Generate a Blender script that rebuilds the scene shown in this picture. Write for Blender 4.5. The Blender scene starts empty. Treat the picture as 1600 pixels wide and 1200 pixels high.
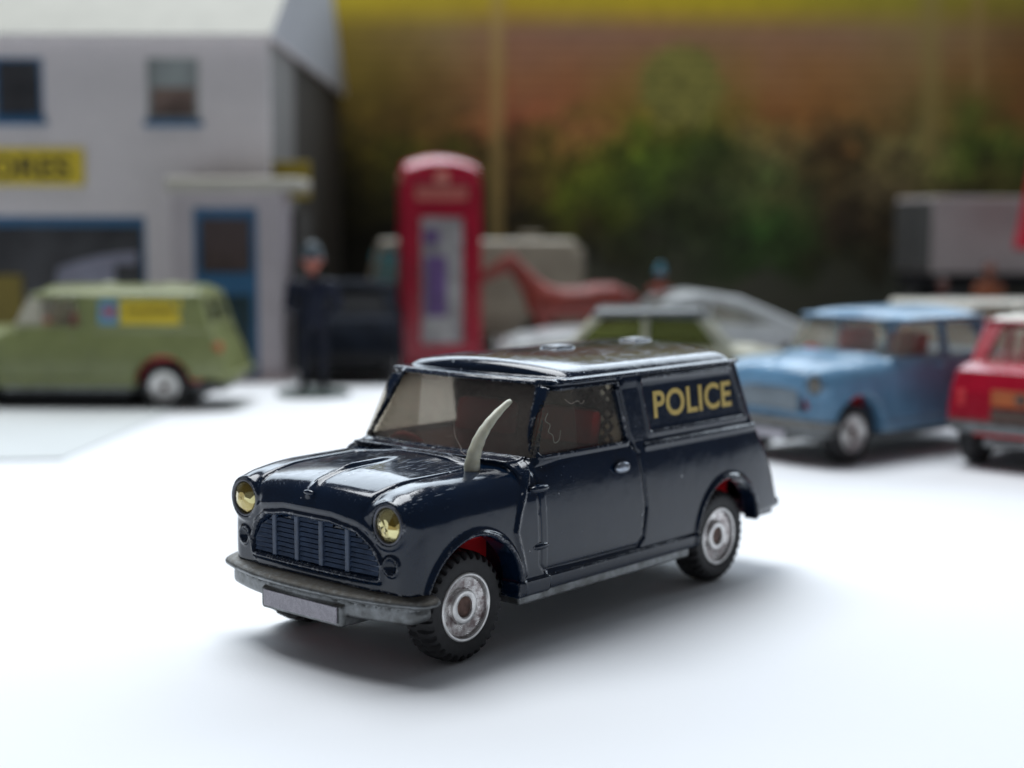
import bpy, bmesh, math, random
import numpy as np
from mathutils import Vector, Matrix

rnd = random.Random(7)
SC = bpy.context.scene
COL = SC.collection
R = math.radians

# ------------------------------------------------------------------ camera (1 unit = 1 cm; hero van front axle at the origin)
CAMP = np.array([11.98, 12.60, 4.973])
YAW, PIT, ROL = R(-138.7467), R(-6.2175), R(.17)
CF = np.array([math.cos(YAW) * math.cos(PIT), math.sin(YAW) * math.cos(PIT), math.sin(PIT)])
CR = np.cross(CF, [0, 0, 1]); CR /= np.linalg.norm(CR)
CU = np.cross(CR, CF)
_c, _s = math.cos(ROL), math.sin(ROL)
CR, CU = CR * _c + CU * _s, CU * _c - CR * _s
cam = bpy.data.cameras.new('camera')
cam_o = bpy.data.objects.new('camera', cam); COL.objects.link(cam_o)
m = Matrix(((CR[0], CU[0], -CF[0], CAMP[0]), (CR[1], CU[1], -CF[1], CAMP[1]), (CR[2], CU[2], -CF[2], CAMP[2]), (0, 0, 0, 1)))
cam_o.matrix_world = m
cam.sensor_width = 36; cam.lens = 36 * 2293.5 / 1600
cam.clip_start = .5; cam.clip_end = 1000
cam.dof.use_dof = True; cam.dof.focus_distance = 16.9; cam.dof.aperture_fstop = .18
cam.dof.aperture_blades = 0
SC.camera = cam_o
SC.render.engine = 'CYCLES'
SC.cycles.use_denoising = True
SC.cycles.max_bounces = 8; SC.cycles.transparent_max_bounces = 16
SC.cycles.sample_clamp_indirect = 6
SC.view_settings.view_transform = 'Standard'; SC.view_settings.look = 'None'
SC.view_settings.exposure = 0; SC.view_settings.gamma = 1

# ------------------------------------------------------------------ light: a big window above and behind, dim room round it
w = bpy.data.worlds.new('World'); SC.world = w; w.use_nodes = True
w.node_tree.nodes['Background'].inputs[0].default_value = (.92, .93, 1.0, 1)
w.node_tree.nodes['Background'].inputs[1].default_value = .085
VX = np.array([math.cos(YAW), math.sin(YAW), 0])          # horizontal view direction
RX = np.array([CR[0], CR[1], 0]); RX /= np.linalg.norm(RX)

def area(name, pos, tgt, sx, sy, power, col):
    l = bpy.data.lights.new(name, 'AREA'); l.shape = 'RECTANGLE'; l.size = sx; l.size_y = sy
    l.energy = power; l.color = col
    o = bpy.data.objects.new(name, l); COL.objects.link(o)
    o.location = pos
    o.rotation_euler = (Vector(tgt) - Vector(pos)).to_track_quat('-Z', 'Y').to_euler()
    return o
ctr = CAMP * [1, 1, 0] + VX * 25
area('window_light', list(ctr + VX * 24 - RX * 12 + np.array([0, 0, 74])), list(ctr), 52, 46, 71000, (.92, .96, 1.0))
area('added_far_light', list(ctr + VX * 92 + RX * 10 + np.array([0, 0, 60])), list(ctr - VX * 8), 230, 48, 140000, (.78, .89, 1.0))  # second light added for blue reflections and bright bands on bonnet and roof edges

# ------------------------------------------------------------------ helpers
def link(o, parent=None):
    COL.objects.link(o)
    if parent is not None: o.parent = parent
    return o
def tag(o, label=None, cat=None, group=None, kind=None):
    if label: o['label'] = label
    if cat: o['category'] = cat
    if group: o['group'] = group
    if kind: o['kind'] = kind
    return o
def empty(name, loc=(0, 0, 0), rz=0):
    o = bpy.data.objects.new(name, None); o.location = loc; o.rotation_euler = (0, 0, rz)
    o.empty_display_size = .2
    return link(o)
def mesh(name, v, f, mat=None, parent=None, smooth=False, normals=None):
    me = bpy.data.meshes.new(name)
    if isinstance(v, np.ndarray) and isinstance(f, np.ndarray):
        k = f.shape[1]
        me.vertices.add(len(v)); me.vertices.foreach_set('co', v.astype(np.float32).ravel())
        me.loops.add(f.size); me.loops.foreach_set('vertex_index', f.astype(np.int32).ravel())
        me.polygons.add(len(f)); me.polygons.foreach_set('loop_start', np.arange(0, f.size, k, dtype=np.int32))
        me.update(calc_edges=True)
    else:
        me.from_pydata([tuple(p) for p in v], [], [tuple(q) for q in f]); me.update()
    if smooth:
        me.polygons.foreach_set('use_smooth', np.ones(len(me.polygons), bool))
    if normals is not None:
        me.normals_split_custom_set_from_vertices(normals.astype(np.float32))
    if mat: me.materials.append(mat)
    return link(bpy.data.objects.new(name, me), parent)
class MB:
    def __init__(s): s.v = []; s.f = []
    def add(s, v, f):
        n = len(s.v); s.v += [tuple(p) for p in v]; s.f += [tuple(i + n for i in q) for q in f]; return s
    def box(s, x0, x1, y0, y1, z0, z1, M=None, b=0):
        if b > 0:
            bm = bmesh.new(); bmesh.ops.create_cube(bm, size=1)
            for p in bm.verts: p.co = ((x0 + x1) / 2 + p.co.x * (x1 - x0), (y0 + y1) / 2 + p.co.y * (y1 - y0), (z0 + z1) / 2 + p.co.z * (z1 - z0))
            bmesh.ops.bevel(bm, geom=bm.edges[:], offset=b, segments=2, affect='EDGES', profile=.5)
            bm.verts.index_update()
            v = [p.co.copy() for p in bm.verts]; f = [[p.index for p in q.verts] for q in bm.faces]; bm.free()
        else:
            v = [Vector((x, y, z)) for x in (x0, x1) for y in (y0, y1) for z in (z0, z1)]
            f = [(0, 1, 3, 2), (4, 6, 7, 5), (0, 4, 5, 1), (2, 3, 7, 6), (0, 2, 6, 4), (1, 5, 7, 3)]
        if M: v = [M @ p for p in v]
        return s.add(v, f)
    def prism(s, poly, a0, a1, ax=1, fn=None):
        n = len(poly); v = []
        for a in (a0, a1):
            for p, q in poly:
                c = [p, q]; c.insert(ax, a); v.append(fn(c) if fn else c)
        f = [tuple(range(n)), tuple(range(2 * n - 1, n - 1, -1))] + [(i, i + n, (i + 1) % n + n, (i + 1) % n) for i in range(n)]
        return s.add(v, f)
    def tube(s, pts, r, n=8, caps=True):
        pts = [Vector(p) for p in pts]; rs = r if isinstance(r, (list, tuple)) else [r] * len(pts)
        v = []; up = Vector((.13, .27, .95))
        for i, p in enumerate(pts):
            t = (pts[min(i + 1, len(pts) - 1)] - pts[max(i - 1, 0)]).normalized()
            a = t.cross(up).normalized(); b = t.cross(a)
            v += [p + (a * math.cos(2 * math.pi * k / n) + b * math.sin(2 * math.pi * k / n)) * rs[i] for k in range(n)]
        f = [(i * n + k, i * n + (k + 1) % n, (i + 1) * n + (k + 1) % n, (i + 1) * n + k) for i in range(len(pts) - 1) for k in range(n)]
        if caps: f += [tuple(range(n - 1, -1, -1)), tuple(range((len(pts) - 1) * n, len(pts) * n))]
        return s.add(v, f)
    def lathe(s, prof, n=48, M=None, mod=None, close=False):
        v = []; k = len(prof)
        for j in range(n):
            a = 2 * math.pi * j / n
            for i, (r, h) in enumerate(prof):
                rr = r + (mod(j, i) if mod else 0)
                p = Vector((rr * math.cos(a), h, rr * math.sin(a)))
                v.append(M @ p if M else p)
        f = []
        kk = k if close else k - 1
        for j in range(n):
            for i in range(kk):
                a, b = j * k + i, j * k + (i + 1) % k; c, d = ((j + 1) % n) * k + (i + 1) % k, ((j + 1) % n) * k + i
                f.append((a, b, c, d))
        return s.add(v, f)
    def ball(s, c, r, n=16, m=10, M=None):
        rx, ry, rz = r if isinstance(r, (list, tuple)) else (r, r, r)
        v = []
        for i in range(m + 1):
            t = math.pi * i / m
            for j in range(n):
                a = 2 * math.pi * j / n
                p = Vector((c[0] + rx * math.sin(t) * math.cos(a), c[1] + ry * math.sin(t) * math.sin(a), c[2] + rz * math.cos(t)))
                v.append(M @ p if M else p)
        f = [(i * n + j, (i + 1) * n + j, (i + 1) * n + (j + 1) % n, i * n + (j + 1) % n) for i in range(m) for j in range(n)]
        return s.add(v, f)
    def build(s, name, mat=None, parent=None, smooth=False, fixn=True):
        o = mesh(name, s.v, s.f, mat, parent, False)
        me = o.data; bm = bmesh.new(); bm.from_mesh(me)
        bmesh.ops.remove_doubles(bm, verts=bm.verts[:], dist=1e-5)
        if fixn: bmesh.ops.recalc_face_normals(bm, faces=bm.faces[:])
        bm.to_mesh(me); bm.free()
        if smooth: me.polygons.foreach_set('use_smooth', np.ones(len(me.polygons), bool))
        if smooth == 'auto':
            me.set_sharp_from_angle(angle=R(38))
        return o

# ------------------------------------------------------------------ materials
def nt(name):
    m = bpy.data.materials.new(name); m.use_nodes = True
    t = m.node_tree; return m, t, t.nodes['Principled BSDF']
def N(t, ty, **kw):
    n = t.nodes.new(ty)
    for k, v in kw.items(): setattr(n, k, v)
    return n
def noise(t, scale, detail=4, rough=.55, obj=True, dist=0):
    tc = N(t, 'ShaderNodeTexCoord'); n = N(t, 'ShaderNodeTexNoise')
    n.inputs['Scale'].default_value = scale; n.inputs['Detail'].default_value = detail
    n.inputs['Roughness'].default_value = rough; n.inputs['Distortion'].default_value = dist
    t.links.new(tc.outputs['Object'], n.inputs['Vector']); return n
def ramp(t, src, a, b, ca=(0, 0, 0, 1), cb=(1, 1, 1, 1)):
    r = N(t, 'ShaderNodeValToRGB'); e = r.color_ramp.elements
    e[0].position = a; e[1].position = b; e[0].color = ca; e[1].color = cb
    t.links.new(src, r.inputs[0]); return r
def mixc(t, fac, a, b):
    x = N(t, 'ShaderNodeMix', data_type='RGBA')
    for s, i in ((fac, 0), (a, 6), (b, 7)):
        if isinstance(s, (tuple, float, int)): x.inputs[i].default_value = s if i == 0 or len(s) == 4 else (*s, 1)
        else: t.links.new(s, x.inputs[i])
    return x.outputs[2]
def math_(t, op, a, b=0.):
    x = N(t, 'ShaderNodeMath', operation=op)
    for s, i in ((a, 0), (b, 1)):
        if isinstance(s, (float, int)): x.inputs[i].default_value = s
        else: t.links.new(s, x.inputs[i])
    return x.outputs[0]
def bump(t, p, h, strength, dist=.02):
    b = N(t, 'ShaderNodeBump'); b.inputs['Strength'].default_value = strength; b.inputs['Distance'].default_value = dist
    t.links.new(h, b.inputs['Height']); t.links.new(b.outputs[0], p.inputs['Normal']); return b
def simple(name, col, rough=.5, metal=0, var=.12, scale=3, bmp=.1, bscale=25, coat=0):
    m, t, p = nt(name)
    n = noise(t, scale, 5)
    c = mixc(t, ramp(t, n.outputs[0], .35, .65).outputs[0], tuple(max(0, x * (1 - var)) for x in col), tuple(min(1, x * (1 + var)) for x in col))
    t.links.new(c, p.inputs['Base Color'])
    p.inputs['Roughness'].default_value = rough; p.inputs['Metallic'].default_value = metal
    p.inputs['Coat Weight'].default_value = coat; p.inputs['Coat Roughness'].default_value = .08
    if bmp: bump(t, p, noise(t, bscale, 3).outputs[0], bmp)
    return m
def paint(name, col, rough=.10, chips=True, chip_amt=.0, orange=.05, metalcol=(.55, .56, .58), wear=.6):
    m, t, p = nt(name)
    geo = N(t, 'ShaderNodeNewGeometry')
    base = mixc(t, ramp(t, noise(t, 1.3, 3).outputs[0], .3, .7).outputs[0], tuple(x * .85 for x in col), tuple(min(1, x * 1.15) for x in col))
    tc = N(t, 'ShaderNodeTexCoord')
    if chips:
        n1 = noise(t, 16, 4, .65); n2 = noise(t, 3.2, 2)
        e = ramp(t, geo.outputs['Pointiness'], .515, .56)
        a = math_(t, 'MULTIPLY', e.outputs[0], ramp(t, n1.outputs[0], .52, .62).outputs[0])
        a = math_(t, 'MULTIPLY', a, ramp(t, n2.outputs[0], .42, .6).outputs[0])
        a = math_(t, 'MULTIPLY', a, wear)
        # small round chips scattered on the paint
        vo = N(t, 'ShaderNodeTexVoronoi'); vo.inputs['Scale'].default_value = 4.3; vo.inputs['Randomness'].default_value = 1
        wv = N(t, 'ShaderNodeVectorMath', operation='ADD'); t.links.new(tc.outputs['Object'], wv.inputs[0])
        nn = noise(t, 11, 2); sc = N(t, 'ShaderNodeVectorMath', operation='SCALE'); sc.inputs['Scale'].default_value = .09
        t.links.new(nn.outputs['Color'], sc.inputs[0]); t.links.new(sc.outputs[0], wv.inputs[1]); t.links.new(wv.outputs[0], vo.inputs['Vector'])
        sep = N(t, 'ShaderNodeSeparateColor'); t.links.new(vo.outputs['Color'], sep.inputs[0])
        size = math_(t, 'MULTIPLY', math_(t, 'SUBTRACT', sep.outputs[0], .80 - chip_amt), .42)
        c2 = math_(t, 'LESS_THAN', vo.outputs['Distance'], size)
        a = math_(t, 'MAXIMUM', a, math_(t, 'MULTIPLY', c2, .55))
        base = mixc(t, a, base, (*metalcol, 1))
        # fine scratches: stretched noise
        mp = N(t, 'ShaderNodeMapping'); mp.inputs['Scale'].default_value = (3, 60, 60); mp.inputs['Rotation'].default_value = (0, 0, .35)
        t.links.new(tc.outputs['Object'], mp.inputs[0])
        s = N(t, 'ShaderNodeTexNoise'); s.inputs['Scale'].default_value = 1; s.inputs['Detail'].default_value = 2
        t.links.new(mp.outputs[0], s.inputs['Vector'])
        n4 = noise(t, 1.7, 2)
        sr = math_(t, 'MULTIPLY', ramp(t, s.outputs[0], .63, .68).outputs[0], ramp(t, n4.outputs[0], .42, .52).outputs[0])
        sn = N(t, 'ShaderNodeSeparateXYZ'); t.links.new(geo.outputs['Normal'], sn.inputs[0])
        sr = math_(t, 'MULTIPLY', sr, ramp(t, sn.outputs[2], .5, .8).outputs[0])
        base = mixc(t, math_(t, 'MULTIPLY', sr, .5), base, (.35, .40, .46, 1))
        v2 = N(t, 'ShaderNodeTexVoronoi'); v2.inputs['Scale'].default_value = 15; t.links.new(wv.outputs[0], v2.inputs['Vector'])
        s2 = N(t, 'ShaderNodeSeparateColor'); t.links.new(v2.outputs['Color'], s2.inputs[0])
        sp = math_(t, 'LESS_THAN', v2.outputs['Distance'], math_(t, 'MULTIPLY', math_(t, 'SUBTRACT', s2.outputs[1], .72), .55))
        sp = math_(t, 'MULTIPLY', sp, ramp(t, noise(t, 1.1, 3).outputs[0], .44, .56).outputs[0])
        sp = math_(t, 'MULTIPLY', sp, ramp(t, sn.outputs[2], .3, .8, (.22, .22, .22, 1)).outputs[0])
        base = mixc(t, math_(t, 'MULTIPLY', sp, .9), base, (.60, .66, .72, 1))
        mk = math_(t, 'MINIMUM', math_(t, 'ADD', math_(t, 'ADD', sp, sr), a), 1.)
        t.links.new(math_(t, 'MULTIPLY', math_(t, 'SUBTRACT', 1., mk), .25), p.inputs['Coat Weight'])
        rr = math_(t, 'ADD', math_(t, 'MULTIPLY', mk, .45), rough)
        rr = math_(t, 'ADD', rr, math_(t, 'MULTIPLY', ramp(t, noise(t, 7, 5).outputs[0], .5, .75).outputs[0], .12))
        t.links.new(rr, p.inputs['Roughness'])
    else:
        p.inputs['Roughness'].default_value = rough
    t.links.new(base, p.inputs['Base Color'])
    p.inputs['Specular IOR Level'].default_value = .36
    if not chips: p.inputs['Coat Weight'].default_value = .3
    p.inputs['Coat Roughness'].default_value = .05
    hs = math_(t, 'ADD', noise(t, 2.6, 2).outputs[0], math_(t, 'MULTIPLY', noise(t, 38, 3).outputs[0], .12))
    bump(t, p, hs, orange, .12)
    return m
def glass(name, tint=(.93, .90, .84), haze=.16, hcol=(.75, .72, .66), rough=.06):
    m = bpy.data.materials.new(name); m.use_nodes = True; t = m.node_tree; t.nodes.clear()
    out = N(t, 'ShaderNodeOutputMaterial'); tr = N(t, 'ShaderNodeBsdfTransparent'); tr.inputs[0].default_value = (*tint, 1)
    gl = N(t, 'ShaderNodeBsdfGlossy'); gl.inputs['Roughness'].default_value = rough
    df = N(t, 'ShaderNodeBsdfTranslucent'); df.inputs[0].default_value = (*hcol, 1)
    d2 = N(t, 'ShaderNodeBsdfDiffuse'); d2.inputs[0].default_value = (*hcol, 1)
    dd = N(t, 'ShaderNodeMixShader'); dd.inputs[0].default_value = .5
    t.links.new(df.outputs[0], dd.inputs[1]); t.links.new(d2.outputs[0], dd.inputs[2])
    a = N(t, 'ShaderNodeMixShader')
    nn = noise(t, 1.6, 6, .7); n2 = noise(t, 30, 3, .7)
    f = math_(t, 'MULTIPLY', ramp(t, nn.outputs[0], .25, .75, (.45, .45, .45, 1), (1, 1, 1, 1)).outputs[0], haze)
    f = math_(t, 'ADD', f, math_(t, 'MULTIPLY', ramp(t, n2.outputs[0], .60, .72).outputs[0], haze * .5))
    t.links.new(f, a.inputs[0]); t.links.new(tr.outputs[0], a.inputs[1]); t.links.new(dd.outputs[0], a.inputs[2])
    b = N(t, 'ShaderNodeMixShader'); fr = N(t, 'ShaderNodeFresnel'); gb = N(t, 'ShaderNodeNewGeometry'); t.links.new(math_(t, 'SUBTRACT', 1.5, math_(t, 'MULTIPLY', gb.outputs['Backfacing'], .8333)), fr.inputs[0])
    t.links.new(fr.outputs[0], b.inputs[0]); t.links.new(a.outputs[0], b.inputs[1]); t.links.new(gl.outputs[0], b.inputs[2])
    t.links.new(b.outputs[0], out.inputs[0])
    return m
M = {}
M['navy'] = paint('navy_paint', (.003, .011, .029), .12, chip_amt=.05)
M['grille_blue'] = simple('grille_blue_paint', (.040, .064, .115), .42, 0, .25, 9, .12, 40)
def zinc_mat():
    m, t, p = nt('worn_zinc')
    n = noise(t, 5, 6, .65); n2 = noise(t, 17, 4, .6)
    c = mixc(t, ramp(t, n.outputs[0], .35, .65).outputs[0], (.12, .125, .125), (.27, .285, .295))
    geo = N(t, 'ShaderNodeNewGeometry'); sx = N(t, 'ShaderNodeSeparateXYZ'); t.links.new(geo.outputs['Normal'], sx.inputs[0])
    d = math_(t, 'MULTIPLY', ramp(t, sx.outputs[2], .35, .85).outputs[0], ramp(t, n2.outputs[0], .35, .6, (.45, .45, .45, 1), (.9, .9, .9, 1)).outputs[0])
    c = mixc(t, d, c, (.11, .095, .07)); t.links.new(c, p.inputs['Base Color'])
    t.links.new(math_(t, 'SUBTRACT', .7, math_(t, 'MULTIPLY', d, .6)), p.inputs['Metallic'])
    t.links.new(math_(t, 'ADD', .38, math_(t, 'MULTIPLY', d, .2)), p.inputs['Roughness'])
    bump(t, p, n2.outputs[0], .25); return m
M['zinc'] = zinc_mat()
M['steel'] = simple('turned_steel', (.62, .60, .58), .28, 1, .15, 12, .05, 60)
M['rubber'] = simple('black_rubber', (.018, .018, .02), .62, 0, .25, 14, .15, 60)
M['red_plastic'] = simple('red_plastic', (.62, .014, .022), .38, 0, .1, 4, .05)
M['cream_plastic'] = simple('cream_plastic', (.56, .55, .44), .38, 0, .12, 6, .15, 30)
M['cream_plastic'].node_tree.nodes['Principled BSDF'].inputs['Subsurface Weight'].default_value = .6
M['cream_plastic'].node_tree.nodes['Principled BSDF'].inputs['Subsurface Radius'].default_value = (.2, .18, .12)
M['glass'] = glass('hazy_plastic_glazing', tint=(.72, .70, .66), haze=.25, hcol=(.58, .52, .48))
M['glare_pane'] = simple('glare_white_pane', (.80, .80, .77), .3, 0, .05, 2, 0)  # opaque white stands in for the glare in the olive van's front pane
M['side_glass'] = glass('smeared_plastic_glazing', tint=(.84, .82, .78), haze=.13, hcol=(.62, .58, .53))
M['green_glass'] = glass('green_tinted_glazing', tint=(.66, .68, .48), haze=.16, hcol=(.3, .32, .15))
M['black_glass'] = simple('black_glazing', (.008, .009, .011), .6, 0, .1, 2, 0)
M['glass_bg'] = glass('clear_plastic_glazing', tint=(.95, .94, .90), haze=.14)
M['dark'] = simple('dark_metal', (.012, .012, .014), .5)
M['gold'] = simple('gold_transfer_print', (.62, .45, .12), .42, 0, .12, 20, .05)
M['hair'] = simple('pale_fibre', (.34, .29, .25), .6)

def hub_mat():
    m, t, p = nt('turned_aluminium_hub')
    n = noise(t, 9, 5, .65); c = mixc(t, ramp(t, n.outputs[0], .42, .62).outputs[0], (.70, .68, .67), (.30, .24, .24))
    t.links.new(c, p.inputs['Base Color']); p.inputs['Metallic'].default_value = .85
    t.links.new(ramp(t, n.outputs[0], .4, .6, (.22, .22, .22, 1), (.5, .5, .5, 1)).outputs[0], p.inputs['Roughness'])
    tc = N(t, 'ShaderNodeTexCoord'); g = N(t, 'ShaderNodeTexWave', wave_type='RINGS', rings_direction='Y'); g.inputs['Scale'].default_value = 18
    t.links.new(tc.outputs['Object'], g.inputs[0]); bump(t, p, g.outputs[0], .12, .01)
    return m
M['hub'] = hub_mat()
M['hub_clean'] = simple('bright_aluminium', (.74, .73, .72), .3, .8, .12, 10, .05)
M['hub_centre'] = simple('rusty_axle_end', (.13, .075, .06), .5, .5, .4, 12, .3, 30)
def jewel_mat():
    m, t, p = nt('cut_yellow_crystal')
    tc = N(t, 'ShaderNodeTexCoord'); v = N(t, 'ShaderNodeTexVoronoi'); v.inputs['Scale'].default_value = 7
    t.links.new(tc.outputs['Object'], v.inputs[0])
    r = N(t, 'ShaderNodeSeparateColor'); t.links.new(v.outputs['Color'], r.inputs[0])
    c = ramp(t, r.outputs[0], .2, .8, (.30, .20, .02, 1), (.85, .78, .38, 1))
    t.links.new(c.outputs[0], p.inputs['Base Color']); p.inputs['Metallic'].default_value = .8; p.inputs['Roughness'].default_value = .07
    p.inputs['Coat Weight'].default_value = 1; p.inputs['Coat Roughness'].default_value = .02
    return m
M['jewel'] = jewel_mat()
def plate_mat():
    m, t, p = nt('scratched_white_plate')
    n = noise(t, 11, 6, .7, dist=1.5)
    c = mixc(t, ramp(t, n.outputs[0], .485, .50).outputs[0], (.50, .48, .53), (.42, .40, .45))
    n2 = noise(t, 22, 4, .6, dist=3)
    c = mixc(t, ramp(t, math_(t, 'ABSOLUTE', math_(t, 'SUBTRACT', n2.outputs[0], .5)), .0, .012).outputs[0], (.08, .08, .09), c)
    t.links.new(c, p.inputs['Base Color']); p.inputs['Roughness'].default_value = .5
    return m
M['plate'] = plate_mat()

# ------------------------------------------------------------------ signed distance modelling
def smax(a, b, k):
    h = np.clip(.5 + .5 * (a - b) / k, 0, 1); return b + (a - b) * h + k * h * (1 - h)
def smin(a, b, k): return -smax(-a, -b, k)
def sstep(a, b, x):
    t = np.clip((x - a) / (b - a), 0, 1); return t * t * (3 - 2 * t)
def poly(P, X, Z):
    P = np.array(P, float); n = len(P); d = None; s = None
    for i in range(n):
        a, b = P[i], P[(i + 1) % n]; e = b - a
        wx, wz = X - a[0], Z - a[1]
        t = np.clip((wx * e[0] + wz * e[1]) / (e @ e), 0, 1)
        q = (wx - e[0] * t) ** 2 + (wz - e[1] * t) ** 2
        d = q if d is None else np.minimum(d, q)
        c1 = Z >= a[1]; c2 = Z < b[1]; c3 = e[0] * wz > e[1] * wx
        fl = np.where((c1 & c2 & c3) | (~c1 & ~c2 & ~c3), -1., 1.)
        s = fl if s is None else s * fl
    return s * np.sqrt(d)
def line(P, X, Z):
    d = None
    for a, b in zip(P[:-1], P[1:]):
        a, b = np.array(a, float), np.array(b, float); e = b - a
        wx, wz = X - a[0], Z - a[1]
        t = np.clip((wx * e[0] + wz * e[1]) / (e @ e), 0, 1)
        q = (wx - e[0] * t) ** 2 + (wz - e[1] * t) ** 2
        d = q if d is None else np.minimum(d, q)
    return np.sqrt(d)
def G(d, s): return np.exp(-(d / s) ** 2)

def surface(fn, lo, hi, h, its=2):
    """surface nets on fn, then pull the vertices onto fn = 0; returns verts, quads, normals"""
    lo = np.array(lo, float); n = np.ceil((np.array(hi) - lo) / h).astype(int) + 1
    ax = [(lo[i] + h * np.arange(n[i])).astype(np.float32) for i in range(3)]
    D = np.empty(n, np.float32)
    for i0 in range(0, n[0], 64):
        D[i0:i0 + 64] = fn(ax[0][i0:i0 + 64, None, None], ax[1][None, :, None], ax[2][None, None, :])
    S = D < 0
    c = [n[0] - 1, n[1] - 1, n[2] - 1]
    cnt = np.zeros(c, np.int8)
    corners = [(i, j, k) for i in (0, 1) for j in (0, 1) for k in (0, 1)]
    for i, j, k in corners: cnt += S[i:i + c[0], j:j + c[1], k:k + c[2]]
    act = (cnt > 0) & (cnt < 8)
    idx = np.full(c, -1, np.int32); A = np.argwhere(act); idx[act] = np.arange(len(A))
    V = np.zeros((len(A), 3)); W = np.zeros(len(A))
    val = {q: D[A[:, 0] + q[0], A[:, 1] + q[1], A[:, 2] + q[2]].astype(float) for q in corners}
    for q in corners:
        for d in range(3):
            if q[d] == 0:
                r = list(q); r[d] = 1; r = tuple(r); a, b = val[q], val[r]
                cr = (a < 0) != (b < 0); t = np.where(cr, a / np.where(cr, a - b, 1), 0)
                p = np.tile(np.array(q, float), (len(A), 1)); p[:, d] = t
                V += p * cr[:, None]; W += cr
    V = lo + (A + V / W[:, None]) * h
    F = []
    for d in range(3):
        sl0 = [slice(None)] * 3; sl1 = [slice(None)] * 3
        sl0[d] = slice(0, n[d] - 1); sl1[d] = slice(1, n[d])
        s0, s1 = S[tuple(sl0)], S[tuple(sl1)]
        E = np.argwhere(s0 != s1)
        u, v = [(1, 2), (2, 0), (0, 1)][d]
        ok = (E[:, u] > 0) & (E[:, v] > 0) & (E[:, u] < n[u] - 1) & (E[:, v] < n[v] - 1); E = E[ok]
        inside = s0[E[:, 0], E[:, 1], E[:, 2]]
        def I(du, dv):
            q = E.copy(); q[:, u] -= du; q[:, v] -= dv; return idx[q[:, 0], q[:, 1], q[:, 2]]
        Q = np.stack([I(1, 1), I(0, 1), I(0, 0), I(1, 0)], 1)
        Q[~inside] = Q[~inside][:, ::-1]
        F.append(Q)
    F = np.concatenate(F)
    e = h * .15
    def grad(P):
        f0 = fn(P[:, 0], P[:, 1], P[:, 2])
        g = np.stack([fn(P[:, 0] + e * (i == 0), P[:, 1] + e * (i == 1), P[:, 2] + e * (i == 2)) -
                      fn(P[:, 0] - e * (i == 0), P[:, 1] - e * (i == 1), P[:, 2] - e * (i == 2)) for i in range(3)], 1) / (2 * e)
        return f0, g
    for _ in range(its):
        f0, g = grad(V); l = np.maximum((g * g).sum(1), .25)
        st = -(f0 / l)[:, None] * g
        ln = np.linalg.norm(st, axis=1, keepdims=True); st *= np.minimum(1, .6 * h / np.maximum(ln, 1e-9))
        V = V + st
    _, g = grad(V); Nn = g / np.maximum(np.linalg.norm(g, axis=1, keepdims=True), 1e-9)
    return V, F, Nn
def submesh(name, V, F, Nn, mask, mat, parent):
    f = F[mask]; u, inv = np.unique(f, return_inverse=True)
    return mesh(name, V[u], inv.reshape(f.shape), mat, parent, True, Nn[u])

# ------------------------------------------------------------------ the small saloon / van shape
VAN = dict(ra=-5.11,
    low=[(-.80, 2.19), (-5.93, 2.19), (-6.33, 1.5), (-6.50, 1.05), (-6.50, .86), (-5.7, .80), (-5.3, .66), (-.80, .66)],
    cab=[(-.96, 2.1), (-1.49, 3.10), (-5.58, 3.10), (-5.96, 2.1)], roofx=(-1.66, -5.50), roofz=3.31, gz=3.08,
    xe=-6.4, door=[(-1.05, 2.16), (-1.05, .97), (-1.13, .88), (-3.0, .87), (-3.12, .97), (-3.18, 1.36), (-3.10, 2.05), (-2.97, 2.25), (-2.82, 2.95), (-2.86, 3.01), (-1.55, 3.01), (-1.12, 2.2)],
    win=[[(-1.57, 2.94), (-1.24, 2.27), (-2.87, 2.27), (-2.70, 2.92), (-2.74, 2.94)]], panel=True)
SAL = dict(ra=-4.85,
    low=[(-.80, 2.12), (-5.2, 2.12), (-5.58, 2.0), (-5.76, 1.6), (-5.82, 1.05), (-5.77, .88), (-5.3, .84), (-5.1, .66), (-.80, .66)],
    cab=[(-.96, 2.05), (-1.49, 2.98), (-4.35, 2.98), (-5.0, 2.05)], roofx=(-1.62, -4.32), roofz=3.16, gz=2.97,
    xe=-5.7, door=[(-1.05, 2.1), (-1.05, .97), (-1.13, .88), (-2.6, .87), (-2.85, 1.1), (-3.0, 1.6), (-2.98, 2.1), (-2.86, 2.86), (-1.55, 2.88), (-1.12, 2.15)],
    win=[[(-1.57, 2.84), (-1.24, 2.2), (-2.84, 2.2), (-2.74, 2.84)], [(-3.02, 2.84), (-3.1, 2.2), (-4.6, 2.2), (-4.28, 2.78)]], panel=False)
VAN2 = dict(VAN, low=[(-.80, 2.19), (-6.38, 2.19), (-6.68, 1.5), (-6.88, 1.0), (-6.88, .86), (-5.9, .84), (-5.3, .66), (-.80, .66)],
    cab=[(-.96, 2.1), (-1.49, 3.10), (-6.12, 3.10), (-6.42, 2.1)], roofx=(-1.66, -6.04), xe=-6.8)
GR = [(-1.06, 1.09), (1.08, 1.09), (1.09, 1.24), (.98, 1.43), (.78, 1.57), (.4, 1.63), (-.4, 1.63), (-.78, 1.57), (-.98, 1.43), (-1.09, 1.24)]
SEAM = [(-1.52, 3.0), (-1.12, 2.35), (-.86, 1.94), (-.71, 1.67), (-.62, 1.42), (-.68, 1.22), (-.78, .9)]
def wup(Z): return 1.50 - .09 * (Z - 2.2) / .85
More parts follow.
